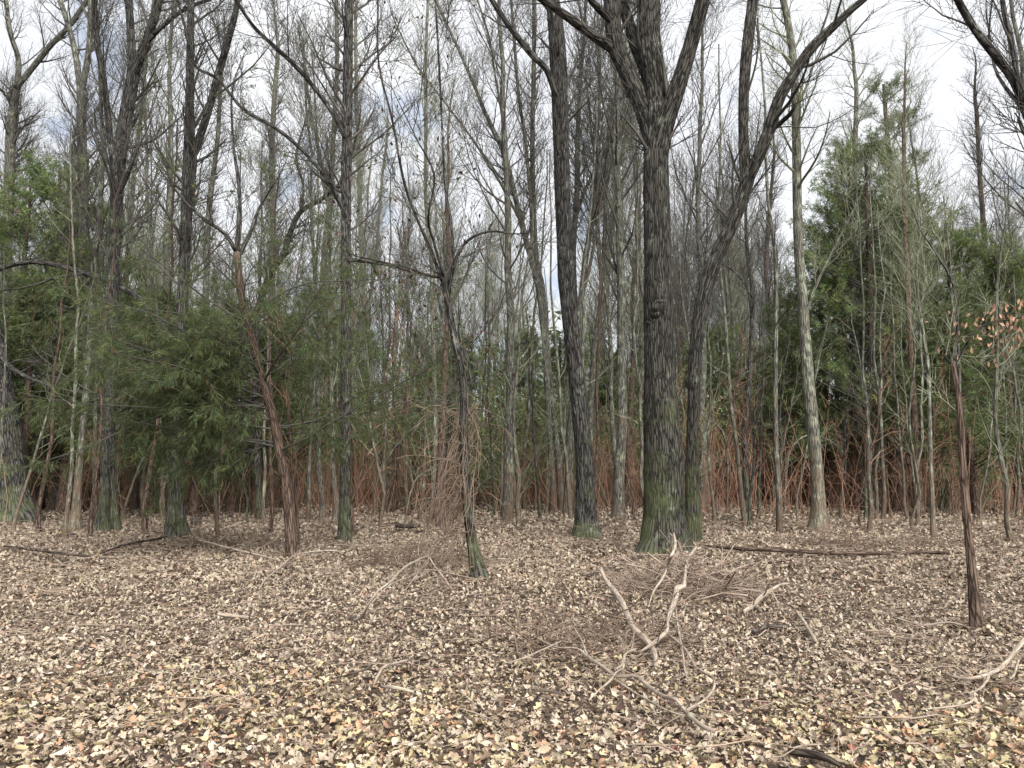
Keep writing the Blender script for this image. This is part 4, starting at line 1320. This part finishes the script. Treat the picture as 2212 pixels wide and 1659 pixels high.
n = 560
Y = np.sqrt(g.uniform(74 ** 2, 125 ** 2, n))
X = g.uniform(-0.8, 0.8, n) * Y
H = g.uniform(10, 20, n)
u = np.linspace(0, 1, 5)
P = np.stack([X[:, None] + g.normal(0, 0.7, (n, 1)) * u + g.normal(0, 0.1, (n, 5)), np.repeat(Y[:, None], 5, 1), hgt(X, Y)[:, None] - 0.2 + H[:, None] * u], -1)
RR = g.uniform(0.07, 0.16, (n, 1)) * (1 - 0.75 * u)[None]
b = MB()
tubes(b, P, RR, 4)
B1, R1 = spawn(P, RR, 10, 0.3, 1, 0.4, 1.0, 1.5, 4.0, 2, 0.5, 0.14, 0.4, 0.015, 0.4, 0.4, g=g)
tubes(b, B1, R1, 3)
B2, R2 = spawn(B1, R1, 3, 0.2, 1, 0.4, 1.0, 0.7, 1.8, 1, 0.4, 0.12, 0.6, 0.012, 0.5, 0.3, g=g)
tubes(b, B2, R2, 3)
tag(link("distant_woods", b.mesh("distant_woods", TWIGP)), "grey mass of far bare trunks closing off the woods", "woods", kind='stuff')
n = 52000
Y = np.sqrt(g.uniform(50 ** 2, 95 ** 2, n))
X = g.uniform(-0.8, 0.8, n) * Y
top = 7.0 + 4.0 * np.sin(0.21 * X + 0.4) * np.sin(0.13 * Y + 1.0) + 2.0 * np.sin(0.63 * X)
z = hgt(X, Y) + np.clip(g.uniform(0.02, 1.05, n) * np.maximum(top, 2.5), 0, 13)
b = MB()
c = greens(n, g, 0.1, 1.6)
low = z < 3.2
c[low] = np.where(g.random((low.sum(), 1)) < 0.6, np.array([[0.22, 0.115, 0.075]]), c[low])
blades(b, np.stack([X, Y, z], -1), g.normal(size=(n, 3)), g.uniform(0.35, 0.9, n), g.uniform(0.15, 0.4, n), c, g=g)
tag(link("distant_foliage", b.mesh("distant_foliage", EVER, False, use_c=True)), "far evergreen understorey closing the view between the trunks", "foliage", kind='stuff')

# ------------------------------------------------------------------ dead wood on the floor
def Za(*p):   # zoomed view of the brush pile
    return [(1152 + x * 0.2604, 1123.2 + y * 0.2604, wd * 0.2604) for x, y, wd in p]


def Zb(*p):
    return [(648 + x * 0.2604, 1152 + y * 0.2604, wd * 0.2604) for x, y, wd in p]


def on_ground(pts, lift):
    """lift: heights above the floor, one per point (metres) or one number"""
    W, Rd = [], []
    for i, (px, py, wd) in enumerate(pts):
        h = 0.06 + (lift[i] if isinstance(lift, (list, tuple)) else lift)
        d = ray(px, py)
        q = ground_at(px, py)
        tt = q[1] / d[1]
        r = wd * 0.5 * tt / FPX
        # the point seen at this pixel, h above the floor
        dd = (q[2] + h + r * 0.8 - CAM_H) / d[2]
        W.append(np.array([0, 0, CAM_H]) + d * dd)
        Rd.append(max(r * dd / tt, 0.003))
    W = [q + np.array([0, 0, rng.uniform(-0.035, 0.015)]) for q in W]
    return np.array(W), np.array(Rd)


def branch(name, label, pts, mat=STICK, lift=0.03, side=0, sl=(0.2, 0.6), cat="branch", group=None, extra=()):
    P, Rd = on_ground(pts, lift)
    Ln = np.linalg.norm(np.diff(P, axis=0), axis=1).sum()
    P, Rd = smooth_path(P, Rd, max(6, int(Ln * 16)))
    base = np.array([P[0, 0], P[0, 1], float(hgt(P[0, 0], P[0, 1]))])
    b = MB()
    k = 10 if Rd.max() > 0.02 else 7
    tubes(b, (P - base)[None], Rd[None], k, rmod=(1 + 0.07 * rng.normal(size=(1, len(P), k))), cap=True)
    ex = []
    for e, l_ in extra:
        Pe, Re = on_ground(e, l_)
        Pe, Re = smooth_path(Pe, Re, 14)
        ex.append((Pe, Re))
    if not side and not ex:
        o = link(name, b.mesh(name, mat, use_bc=True), None, base)
        return tag(o, label, cat, group)
    root = empty(name, base)
    tag(root, label, cat, group)
    link("stem", b.mesh("stem", mat, use_bc=True), root)
    for Pe, Re in ex:
        b = MB()
        tubes(b, (Pe - base)[None], Re[None], 7, cap=True)
        link("fork", b.mesh("fork", mat, use_bc=True), root)
    if side:
        b = MB()
        for Pq, Rq in [(P, Rd)] + ex:
            B1, R1 = spawn((Pq - base)[None], Rq[None], side, 0.25, 1.0, 0.4, 1.0, sl[0], sl[1], 5, 0.05, 0.14, 0.5, 0.003, 0.4, 0.4, rmax=0.012)
            B1[..., 2] = np.maximum(B1[..., 2], 0.02)
            tubes(b, B1, R1, 5)
            B2, R2 = spawn(B1, R1, 3, 0.3, 1.0, 0.4, 1.0, sl[0] * 0.4, sl[1] * 0.5, 3, 0.0, 0.14, 0.6, 0.002, 0.4, 0.4)
            B2[..., 2] = np.maximum(B2[..., 2], 0.015)
            tubes(b, B2, R2, 3)
        tag(link("side_twigs", b.mesh("side_twigs", DRY), root), kind="stuff")
    return root


branch("fallen_branch", "thick pale fallen branch curving down from the brush pile", Za((560, 420, 28), (610, 500, 38), (690, 590, 46), (745, 700, 52), (790, 820, 54), (850, 930, 60), (940, 1010, 58), (1000, 1090, 50), (1020, 1190, 36)), lift=[0.25, 0.16, 0.1, 0.06, 0.04, 0.03, 0.03, 0.02, 0.0], side=3, sl=(0.15, 0.5))
branch("fallen_branch", "forked fallen branch crusted with pale green lichen over the brush pile", Za((1350, 225, 26), (1282, 300, 26), (1268, 370, 24), (1255, 470, 28), (1245, 530, 40), (1192, 570, 50), (1178, 650, 46), (1140, 750, 40), (1115, 810, 26), (1115, 880, 26), (1088, 942, 34), (980, 1020, 28), (880, 1080, 20)),
       lift=[0.35, 0.3, 0.26, 0.24, 0.22, 0.18, 0.15, 0.12, 0.12, 0.11, 0.1, 0.1, 0.05], side=5, extra=(
           (Za((1180, 720, 16), (1192, 820, 17), (1212, 960, 17), (1240, 1110, 17), (1262, 1250, 16), (1300, 1335, 16)), 0.06),
           (Za((1100, 940, 20), (1200, 990, 20), (1280, 1110, 20), (1370, 1220, 20), (1480, 1262, 22), (1502, 1340, 22), (1460, 1450, 22), (1390, 1520, 22), (1270, 1572, 20)), 0.07)))
branch("fallen_branch", "long slender fallen branch running diagonally across the near leaves", Za((0, 940, 14), (180, 1030, 15), (360, 1080, 17), (460, 1150, 20), (560, 1220, 24), (700, 1260, 28), (850, 1290, 30), (950, 1340, 34), (1080, 1420, 36), (1180, 1480, 36), (1270, 1560, 36), (1390, 1660, 40), (1500, 1700, 40)), lift=0.05, side=8, sl=(0.2, 0.5),
       extra=((Za((330, 880, 14), (400, 980, 15), (440, 1080, 16), (520, 1190, 18)), 0.06), (Za((690, 1250, 18), (740, 1180, 18), (770, 1110, 18), (850, 1085, 16)), 0.1)))
branch("fallen_branch", "thin fallen branch lying below and alongside the long diagonal one", Za((560, 1230, 16), (680, 1310, 18), (860, 1430, 18), (980, 1520, 18), (1120, 1600, 18), (1250, 1640, 14)), lift=0.03, side=5, sl=(0.15, 0.4))
branch("fallen_branch", "curved fallen stick dipping from the lichen fork towards the near litter", Za((760, 1120, 18), (745, 1190, 18), (690, 1255, 18), (630, 1330, 18), (550, 1400, 15), (460, 1465, 12)), lift=0.09, side=3, sl=(0.1, 0.3))
branch("upright_stick", "broken stick poking up before the foot of the big oak", Za((955, 710, 10), (1000, 590, 15), (1075, 475, 19), (1105, 385, 22), (1150, 275, 26), (1178, 185, 26), (1164, 118, 14)), lift=[0.02, 0.1, 0.2, 0.3, 0.45, 0.62, 0.72], cat="stick")
branch("fallen_branch", "dark rotting limb lying across the foot of the big oak", Za((450, 465, 26), (560, 425, 30), (650, 405, 34), (720, 375, 32), (830, 325, 30), (960, 295, 26)), DARKLOG, lift=0.01)
branch("fallen_branch", "whitish bowed branch resting against the foot of the big oak", Za((965, 330, 18), (1010, 302, 22), (1070, 288, 24), (1160, 285, 24), (1240, 296, 24), (1330, 330, 16)), lift=[0.02, 0.08, 0.12, 0.13, 0.1, 0.03], side=3, sl=(0.15, 0.4))
branch("fallen_branch", "stubby forked branch resting on leaves past the brush mound", Za((2120, 505, 16), (2070, 540, 22), (2010, 560, 26), (1900, 640, 38), (1830, 700, 38), (1740, 775, 42)), lift=[0.2, 0.16, 0.12, 0.08, 0.04, 0.0], side=6, sl=(0.2, 0.7))
branch("rotten_log", "short dark rotten log lying on the litter past the brush mound", Za((1830, 915, 44), (1920, 885, 46), (2020, 872, 44), (2110, 868, 40)), DARKLOG, lift=0.0, cat="log")
branch("pale_stick", "short pale bare stick on the litter beside the dark rotten log", [(1721, 1316, 7), (1738, 1346, 8), (1761, 1378, 8)], lift=0.04, cat="stick")
branch("fallen_log", "long thin fallen trunk lying level behind the brush mound", [(1512, 1176, 6), (1560, 1180, 7), (1610, 1186, 9), (1700, 1189, 9), (1780, 1193, 9), (1880, 1195, 8), (1990, 1192, 7), (2050, 1196, 8)], REDB, lift=0.04, side=4, cat="log")
branch("bowed_branch", "long bowed dead branch at the edge near the thin foreground tree", [(2260, 1340, 10), (2212, 1386, 10), (2170, 1425, 10), (2130, 1450, 9), (2080, 1457, 8), (2040, 1449, 5)], lift=[0.3, 0.18, 0.08, 0.05, 0.04, 0.02], side=5, sl=(0.15, 0.5), extra=(([(2140, 1444, 5), (2130, 1470, 5), (2105, 1484, 4), (2080, 1488, 3)], 0.03), ([(2200, 1420, 5), (2190, 1450, 5), (2182, 1465, 4)], 0.05)))
branch("rotten_log", "dark half-buried log in the nearest leaves", [(1706, 1622, 14), (1745, 1633, 18), (1785, 1644, 16), (1815, 1652, 10)], DARKLOG, lift=0.0, cat="log")
branch("dark_stick", "dark thin stick beside the light bowed branch in the near leaves", Zb((240, 1195, 10), (400, 1150, 16), (560, 1130, 20), (640, 1120, 18)), DARKLOG, lift=0.02, cat="stick")
branch("bowed_branch", "light bowed branch arching over the near leaves", Zb((605, 1265, 16), (640, 1190, 22), (700, 1110, 26), (780, 1070, 26), (900, 1060, 20)), lift=[0.0, 0.05, 0.1, 0.08, 0.02])
branch("pale_stick", "short straight grey stick just below the light bowed branch", Zb((680, 1260, 24), (780, 1285, 28), (945, 1300, 24)), lift=0.01, cat="stick")
branch("fallen_branch", "long arching dead branch rising from a rotten end near the vine-hung tree", Zb((450, 730, 28), (520, 670, 26), (560, 590, 22), (640, 480, 20), (740, 390, 20), (880, 280, 16), (1050, 190, 12), (1140, 160, 9)), lift=[0.02, 0.1, 0.2, 0.32, 0.4, 0.4, 0.35, 0.25], side=6, sl=(0.2, 0.7),
       extra=((Zb((545, 640, 12), (640, 530, 13), (760, 430, 13), (960, 340, 10), (1080, 220, 8)), 0.1),))
branch("fallen_branch", "wiry fork of dead twigs at the foot of the vine-hung tree", Zb((1075, 205, 10), (1130, 280, 11), (1190, 370, 11), (1265, 470, 9)), lift=[0.45, 0.3, 0.15, 0.02], mat=STICK, side=7, sl=(0.2, 0.6), extra=((Zb((870, 460, 8), (960, 345, 9), (1060, 240, 9)), [0.02, 0.15, 0.35]), (Zb((1020, 420, 8), (1080, 370, 8), (1170, 340, 7)), 0.1)))
branch("fallen_branch", "thin fallen branch spread before the slim straight trunk", Zb((280, 85, 10), (480, 100, 9), (700, 112, 8), (950, 100, 6)), lift=0.05, side=8, sl=(0.3, 0.9))
branch("pale_stick", "pale stick lying just beyond the foot of the vine-hung tree", Zb((1510, 240, 12), (1600, 222, 15), (1720, 208, 12)), lift=0.02, cat="stick")
branch("pale_stick", "pale stick touching the foot of the vine-hung tree, nearer of two", Zb((1530, 300, 12), (1620, 272, 16), (1730, 262, 12)), lift=0.02, cat="stick")
branch("fallen_branch", "thin curved branch lying between the light bowed branch and the brush pile", Zb((1680, 1045, 10), (1850, 1020, 12), (1980, 970, 12), (2100, 930, 12), (2190, 850, 9)), lift=0.04, side=5, sl=(0.15, 0.4))
branch("dark_stick", "dark broken stick slanting in the leaves before the brush pile", Zb((1900, 1425, 20), (1960, 1370, 24), (2010, 1345, 18)), DARKLOG, lift=0.02, cat="stick")
branch("dark_stick", "dark flat stick just above the slanting broken one", Zb((1940, 1300, 16), (2060, 1302, 24), (2190, 1325, 22)), DARKLOG, lift=0.01, cat="stick")
branch("upright_twig", "thin pale twig stuck upright in the leaves near the light bowed branch", Zb((722, 1030, 8), (728, 940, 8), (746, 845, 6)), lift=[0.0, 0.2, 0.4], cat="twig")
branch("fallen_branch", "dark fallen branch on the leaves below the thick edge trunk", [(10, 1176, 5), (83, 1186, 6), (133, 1192, 6), (190, 1198, 5)], DARKLOG, lift=0.06, side=5, sl=(0.3, 0.9), extra=(([(98, 1186, 3), (123, 1206, 4), (145, 1220, 3)], 0.03),))
branch("short_log", "short grey log alone in the open leaves", [(470, 1325, 8), (500, 1324, 9), (535, 1330, 8)], STICK, lift=0.01, cat="log")

# whips arching through the middle distance: rooted on the floor
for lab, pts, Y in (
    ("pale whip bent into a wide arch beside the vine-hung tree", [(806, 1120, 4), (815, 1040, 5), (847, 976, 5), (897, 923, 5), (950, 890, 4), (990, 883, 4), (1047, 886, 3), (1097, 912, 3), (1112, 935, 2)], None),
    ("thin forked whip slanting up before the slim straight trunk's thicket", [(870, 1150, 4), (893, 1046, 5), (937, 1010, 4), (977, 986, 3), (1020, 960, 3), (1035, 930, 2)], None),
    ("whitish whip bending over beside the curved trunk", [(1570, 1110, 4), (1572, 1010, 5), (1565, 945, 4), (1545, 915, 4), (1510, 905, 3)], None),
    ("pale bowed whip over the brush near the lichened trunk", [(1694, 1112, 4), (1700, 1010, 5), (1712, 965, 4), (1745, 940, 4), (1790, 950, 3), (1830, 985, 2)], None),
    ("pale slanting whip beside the forked dark trunk", [(262, 1130, 4), (275, 1080, 5), (300, 1010, 5), (325, 965, 4), (330, 955, 3)], None),
    ("pale whip standing before the dark bole near the edge", [(2190, 1110, 5), (2196, 1010, 5), (2180, 930, 4), (2150, 910, 3), (2120, 935, 2)], None),
):
    traced_tree("bent_whip", lab, [(pts, -0.3, 0, 'trunk')], PALE, twig=TWIGP, cat="sapling", crown=(10, 4, 0), blen=(0.3, 0.9), hmin=0.3, sides=8, flare=0.1, dens=6)

# brush pile with its mound of rotten wood and straw
pile_c = ground_at(1535, 1285)
root = empty("brush_pile", pile_c)
tag(root, "heap of broken twigs over a rotten brown mound near the oak's foot", "brush pile")
b = MB()
nu, nv = 28, 12
U, Vv = np.meshgrid(np.linspace(0, 2 * np.pi, nu, endpoint=False), np.linspace(0, 1, nv))
rr = np.cos(Vv * np.pi / 2)
mx_ = (0.33 + 0.03 * np.sin(3 * U) + 0.03 * rng.normal(size=U.shape)) * rr * np.cos(U)
my_ = (0.27 + 0.03 * np.sin(2 * U + 1)) * rr * np.sin(U)
mz_ = np.sin(Vv * np.pi / 2) * 0.27 * (1 + 0.1 * rng.normal(size=U.shape)) - 0.03
ii = np.arange(nu * nv).reshape(nv, nu)
jn = (np.arange(nu) + 1) % nu
b.add(np.stack([mx_ + 0.1, my_, mz_], -1), np.stack([ii[:-1], ii[:-1][:, jn], ii[1:][:, jn], ii[1:]], -1), bc=np.stack([mx_, my_, mz_], -1) * 2)
link("rotten_mound", b.mesh("rotten_mound", REDB, use_bc=True), root)
b = MB()
n = 420
th = rng.uniform(0, 2 * np.pi, n)
q = np.sqrt(rng.random(n))
P0 = np.stack([q * np.cos(th) * 0.95 - 0.4, q * np.sin(th) * 0.7, rng.uniform(0.02, 0.6, n) * (1 - 0.8 * q)], -1)
da = rng.uniform(0, 6.28, n)
d = norm(np.stack([np.cos(da), np.sin(da) * 0.8, rng.normal(0.05, 0.38, n)], -1))
Ln = rng.uniform(0.25, 1.1, n)
O = P0[:, None] + (d * Ln[:, None])[:, None] * np.linspace(-0.5, 0.5, 5)[None, :, None] + rng.normal(size=(n, 5, 3)) * 0.03
O[..., 2] = np.maximum(O[..., 2], 0.01)
tubes(b, O, np.linspace(1, 0.5, 5)[None] * (0.003 + 0.012 * rng.random((n, 1)) ** 3), 4)
B1, R1 = spawn(O, np.full((n, 5), 0.005), 2, 0.2, 1, 0.4, 1.1, 0.1, 0.4, 3, 0.2, 0.16, 0.6, 0.0022, 0.5, 0.3)
tubes(b, B1, R1, 3)
tag(link("twigs", b.mesh("twigs", DRY), root), kind='stuff')

branch("fallen_branch", "thin fallen branch running from the once-forked trunk towards the red-brown cedar", [(427, 1163, 4), (500, 1186, 5), (560, 1200, 5), (605, 1210, 4)], STICK, lift=0.08, side=7, sl=(0.3, 0.9))
branch("fallen_branch", "thin pale twiggy branch at the foot of the red-brown cedar", [(560, 1272, 3), (575, 1246, 4), (605, 1222, 4), (640, 1200, 4), (700, 1189, 4), (745, 1189, 3)], STICK, lift=0.1, side=7, sl=(0.3, 0.8))
branch("fallen_branch", "low dark branch lying between the twin-footed trunk and the once-forked trunk", [(217, 1192, 4), (267, 1179, 5), (333, 1163, 5), (356, 1160, 4)], DARKLOG, lift=0.05, side=5, sl=(0.3, 0.8))
branch("fallen_branch", "pale crooked branch lying on the litter past the thin foreground tree's shade", [(1930, 1330, 4), (1990, 1343, 4), (2050, 1345, 4), (2095, 1352, 3)], STICK, lift=0.03, side=4, sl=(0.2, 0.5))
branch("fallen_branch", "thin straight branch in the litter just nearer than the thin foreground tree", [(1990, 1536, 3), (2060, 1530, 4), (2100, 1516, 4), (2106, 1490, 3)], STICK, lift=0.03, side=3, sl=(0.1, 0.3))


def twig_heap(label, px, py, n, sx, sy, h, ang):
    c = ground_at(px, py)
    th = rng.uniform(0, 2 * np.pi, n)
    q = np.sqrt(rng.random(n))
    P0 = np.stack([q * np.cos(th) * sx, q * np.sin(th) * sy, rng.uniform(0.03, 1, n) * h * (1 - 0.75 * q)], -1)
    da = rng.uniform(0, 6.28, n)
    d = norm(np.stack([np.cos(da), np.sin(da) * 0.8, rng.normal(0.15, 0.4, n)], -1))
    Ln = rng.uniform(0.3, 1.3, n)
    u = np.linspace(-0.5, 0.5, 6)
    O = P0[:, None] + (d * Ln[:, None])[:, None] * u[None, :, None] + rng.normal(size=(n, 6, 3)) * 0.035
    O[..., 2] -= (u ** 2)[None] * (Ln * rng.uniform(0, 0.4, n))[:, None]
    O[..., 2] = np.maximum(O[..., 2], 0.03)
    b = MB()
    tubes(b, O, np.linspace(1, 0.5, 6)[None] * (0.0025 + 0.009 * rng.random((n, 1)) ** 3), 4)
    B1, R1 = spawn(O, np.full((n, 6), 0.005), 2, 0.2, 1, 0.4, 1.0, 0.15, 0.5, 3, 0.1, 0.14, 0.6, 0.0022, 0.5, 0.3)
    tubes(b, B1, R1, 3)
    return tag(link("twig_heap", b.mesh("twig_heap", DEADTW), None, c), label, "twig heap", kind=None)


twig_heap("tangled heap of dry arching twigs beside the vine-hung tree's foot", 915, 1225, 200, 1.1, 0.7, 0.55, 0.3)
twig_heap("flat tangle of twigs near the leaves between the light bowed branch and brush pile", 1250, 1390, 130, 1.0, 0.6, 0.16, 0.5)
twig_heap("low tangle of twigs behind the long level fallen log", 1890, 1182, 120, 1.6, 0.5, 0.3, 0.1)
twig_heap("low tangle of twigs between the once-forked trunk and red-brown cedar", 520, 1180, 120, 1.5, 0.6, 0.3, 0.1)

# stumps
def stump(name, label, px, py, wpx, hpx, mat):
    c = ground_at(px, py)
    k = c[1] / FPX
    r, h = wpx * 0.5 * k, hpx * k
    b = MB()
    z = np.array([-0.1, 0, 0.25, 0.6, 0.92, 1.0]) * h
    P = np.stack([np.zeros(6), np.zeros(6), z], -1)
    rr = r * np.array([1.5, 1.35, 1.1, 1.0, 0.92, 0.6])
    tubes(b, P[None], rr[None], 14, rmod=(1 + 0.12 * rng.normal(size=(1, 6, 14))), cap=True)
    return tag(link(name, b.mesh(name, mat, use_bc=True), None, c), label, "stump")


stump("stump", "small mossy stump beside the forked dark trunk", 424, 1140, 22, 22, DARKLOG)
stump("stump", "low dark rotten stump at the end of the arching dead branch", 763, 1352, 24, 18, DARKLOG)
stump("stump", "low crumbling root hump before the broad-footed grey trunk", 142, 1166, 40, 14, DARKLOG)
branch("rotten_log", "short dark log lying in the twigs behind the vine-hung tree", [(858, 1134, 10), (880, 1137, 11), (905, 1136, 9)], DARKLOG, lift=0.02, cat="log")

# leaves blown against the feet of the trunks
g = np.random.default_rng(15)
b = MB()
for (hx, hy, hr) in HEROS:
    if hy > 24:
        continue
    n = 260
    th = g.uniform(0, 2 * np.pi, n)
    rr = 0.12 + g.exponential(0.22, n)
    x, y = hx + rr * np.cos(th), hy + rr * np.sin(th)
    z = hgt(x, y) + g.uniform(0.01, 0.13, n) * np.exp(-rr / 0.35)
    M = rot_mats(n, 0.6, g)
    tv, tq = MIDT[0]
    V = np.einsum('nij,kj->nki', M, tv) * g.uniform(0.04, 0.09, n)[:, None, None] + np.stack([x, y, z + 0.03], -1)[:, None]
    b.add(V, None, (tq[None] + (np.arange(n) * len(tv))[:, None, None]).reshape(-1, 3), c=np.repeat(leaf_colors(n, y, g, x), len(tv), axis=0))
tag(link("leaf_drift", b.mesh("leaf_drift", LEAF, smooth=False, use_c=True)), "brown leaves heaped against the feet of the nearer trunks", "fallen leaves", kind='stuff')

# loose twigs lying everywhere
g = np.random.default_rng(9)
n = 3400
Y = np.sqrt(g.uniform(4.2 ** 2, 24 ** 2, n))
X = g.uniform(-0.74, 0.74, n) * Y
th = g.uniform(0, 2 * np.pi, n)
Ln = g.uniform(0.12, 0.9, n) * np.where(g.random(n) < 0.8, 0.7, 1.4)
d = np.stack([np.cos(th), np.sin(th), g.normal(0, 0.1, n)], -1)
u = np.linspace(-0.5, 0.5, 5)
O = np.stack([X, Y, hgt(X, Y) + 0.055 + np.where(Y > 9, 1, 0.2) * g.exponential(0.06, n)], -1)[:, None] + d[:, None] * (Ln[:, None] * u[None])[..., None] + g.normal(size=(n, 5, 3)) * (0.03 * Ln)[:, None, None]
O[..., 2] = np.maximum(O[..., 2], hgt(O[..., 0], O[..., 1]) + 0.03)
b = MB()
tubes(b, O, np.linspace(1, 0.5, 5)[None] * g.uniform(0.002, 0.007, (n, 1)), 4)
B1, R1 = spawn(O, np.full((n, 5), 0.004), 2, 0.2, 1, 0.4, 1.0, 0.08, 0.35, 2, 0.0, 0.12, 0.6, 0.002, 0.5, 0.3, g=g)
tubes(b, B1, R1, 3)
tag(link("fallen_twigs", b.mesh("fallen_twigs", DRY)), "thin dead twigs strewn all over the fallen leaves", "twigs", kind='stuff')
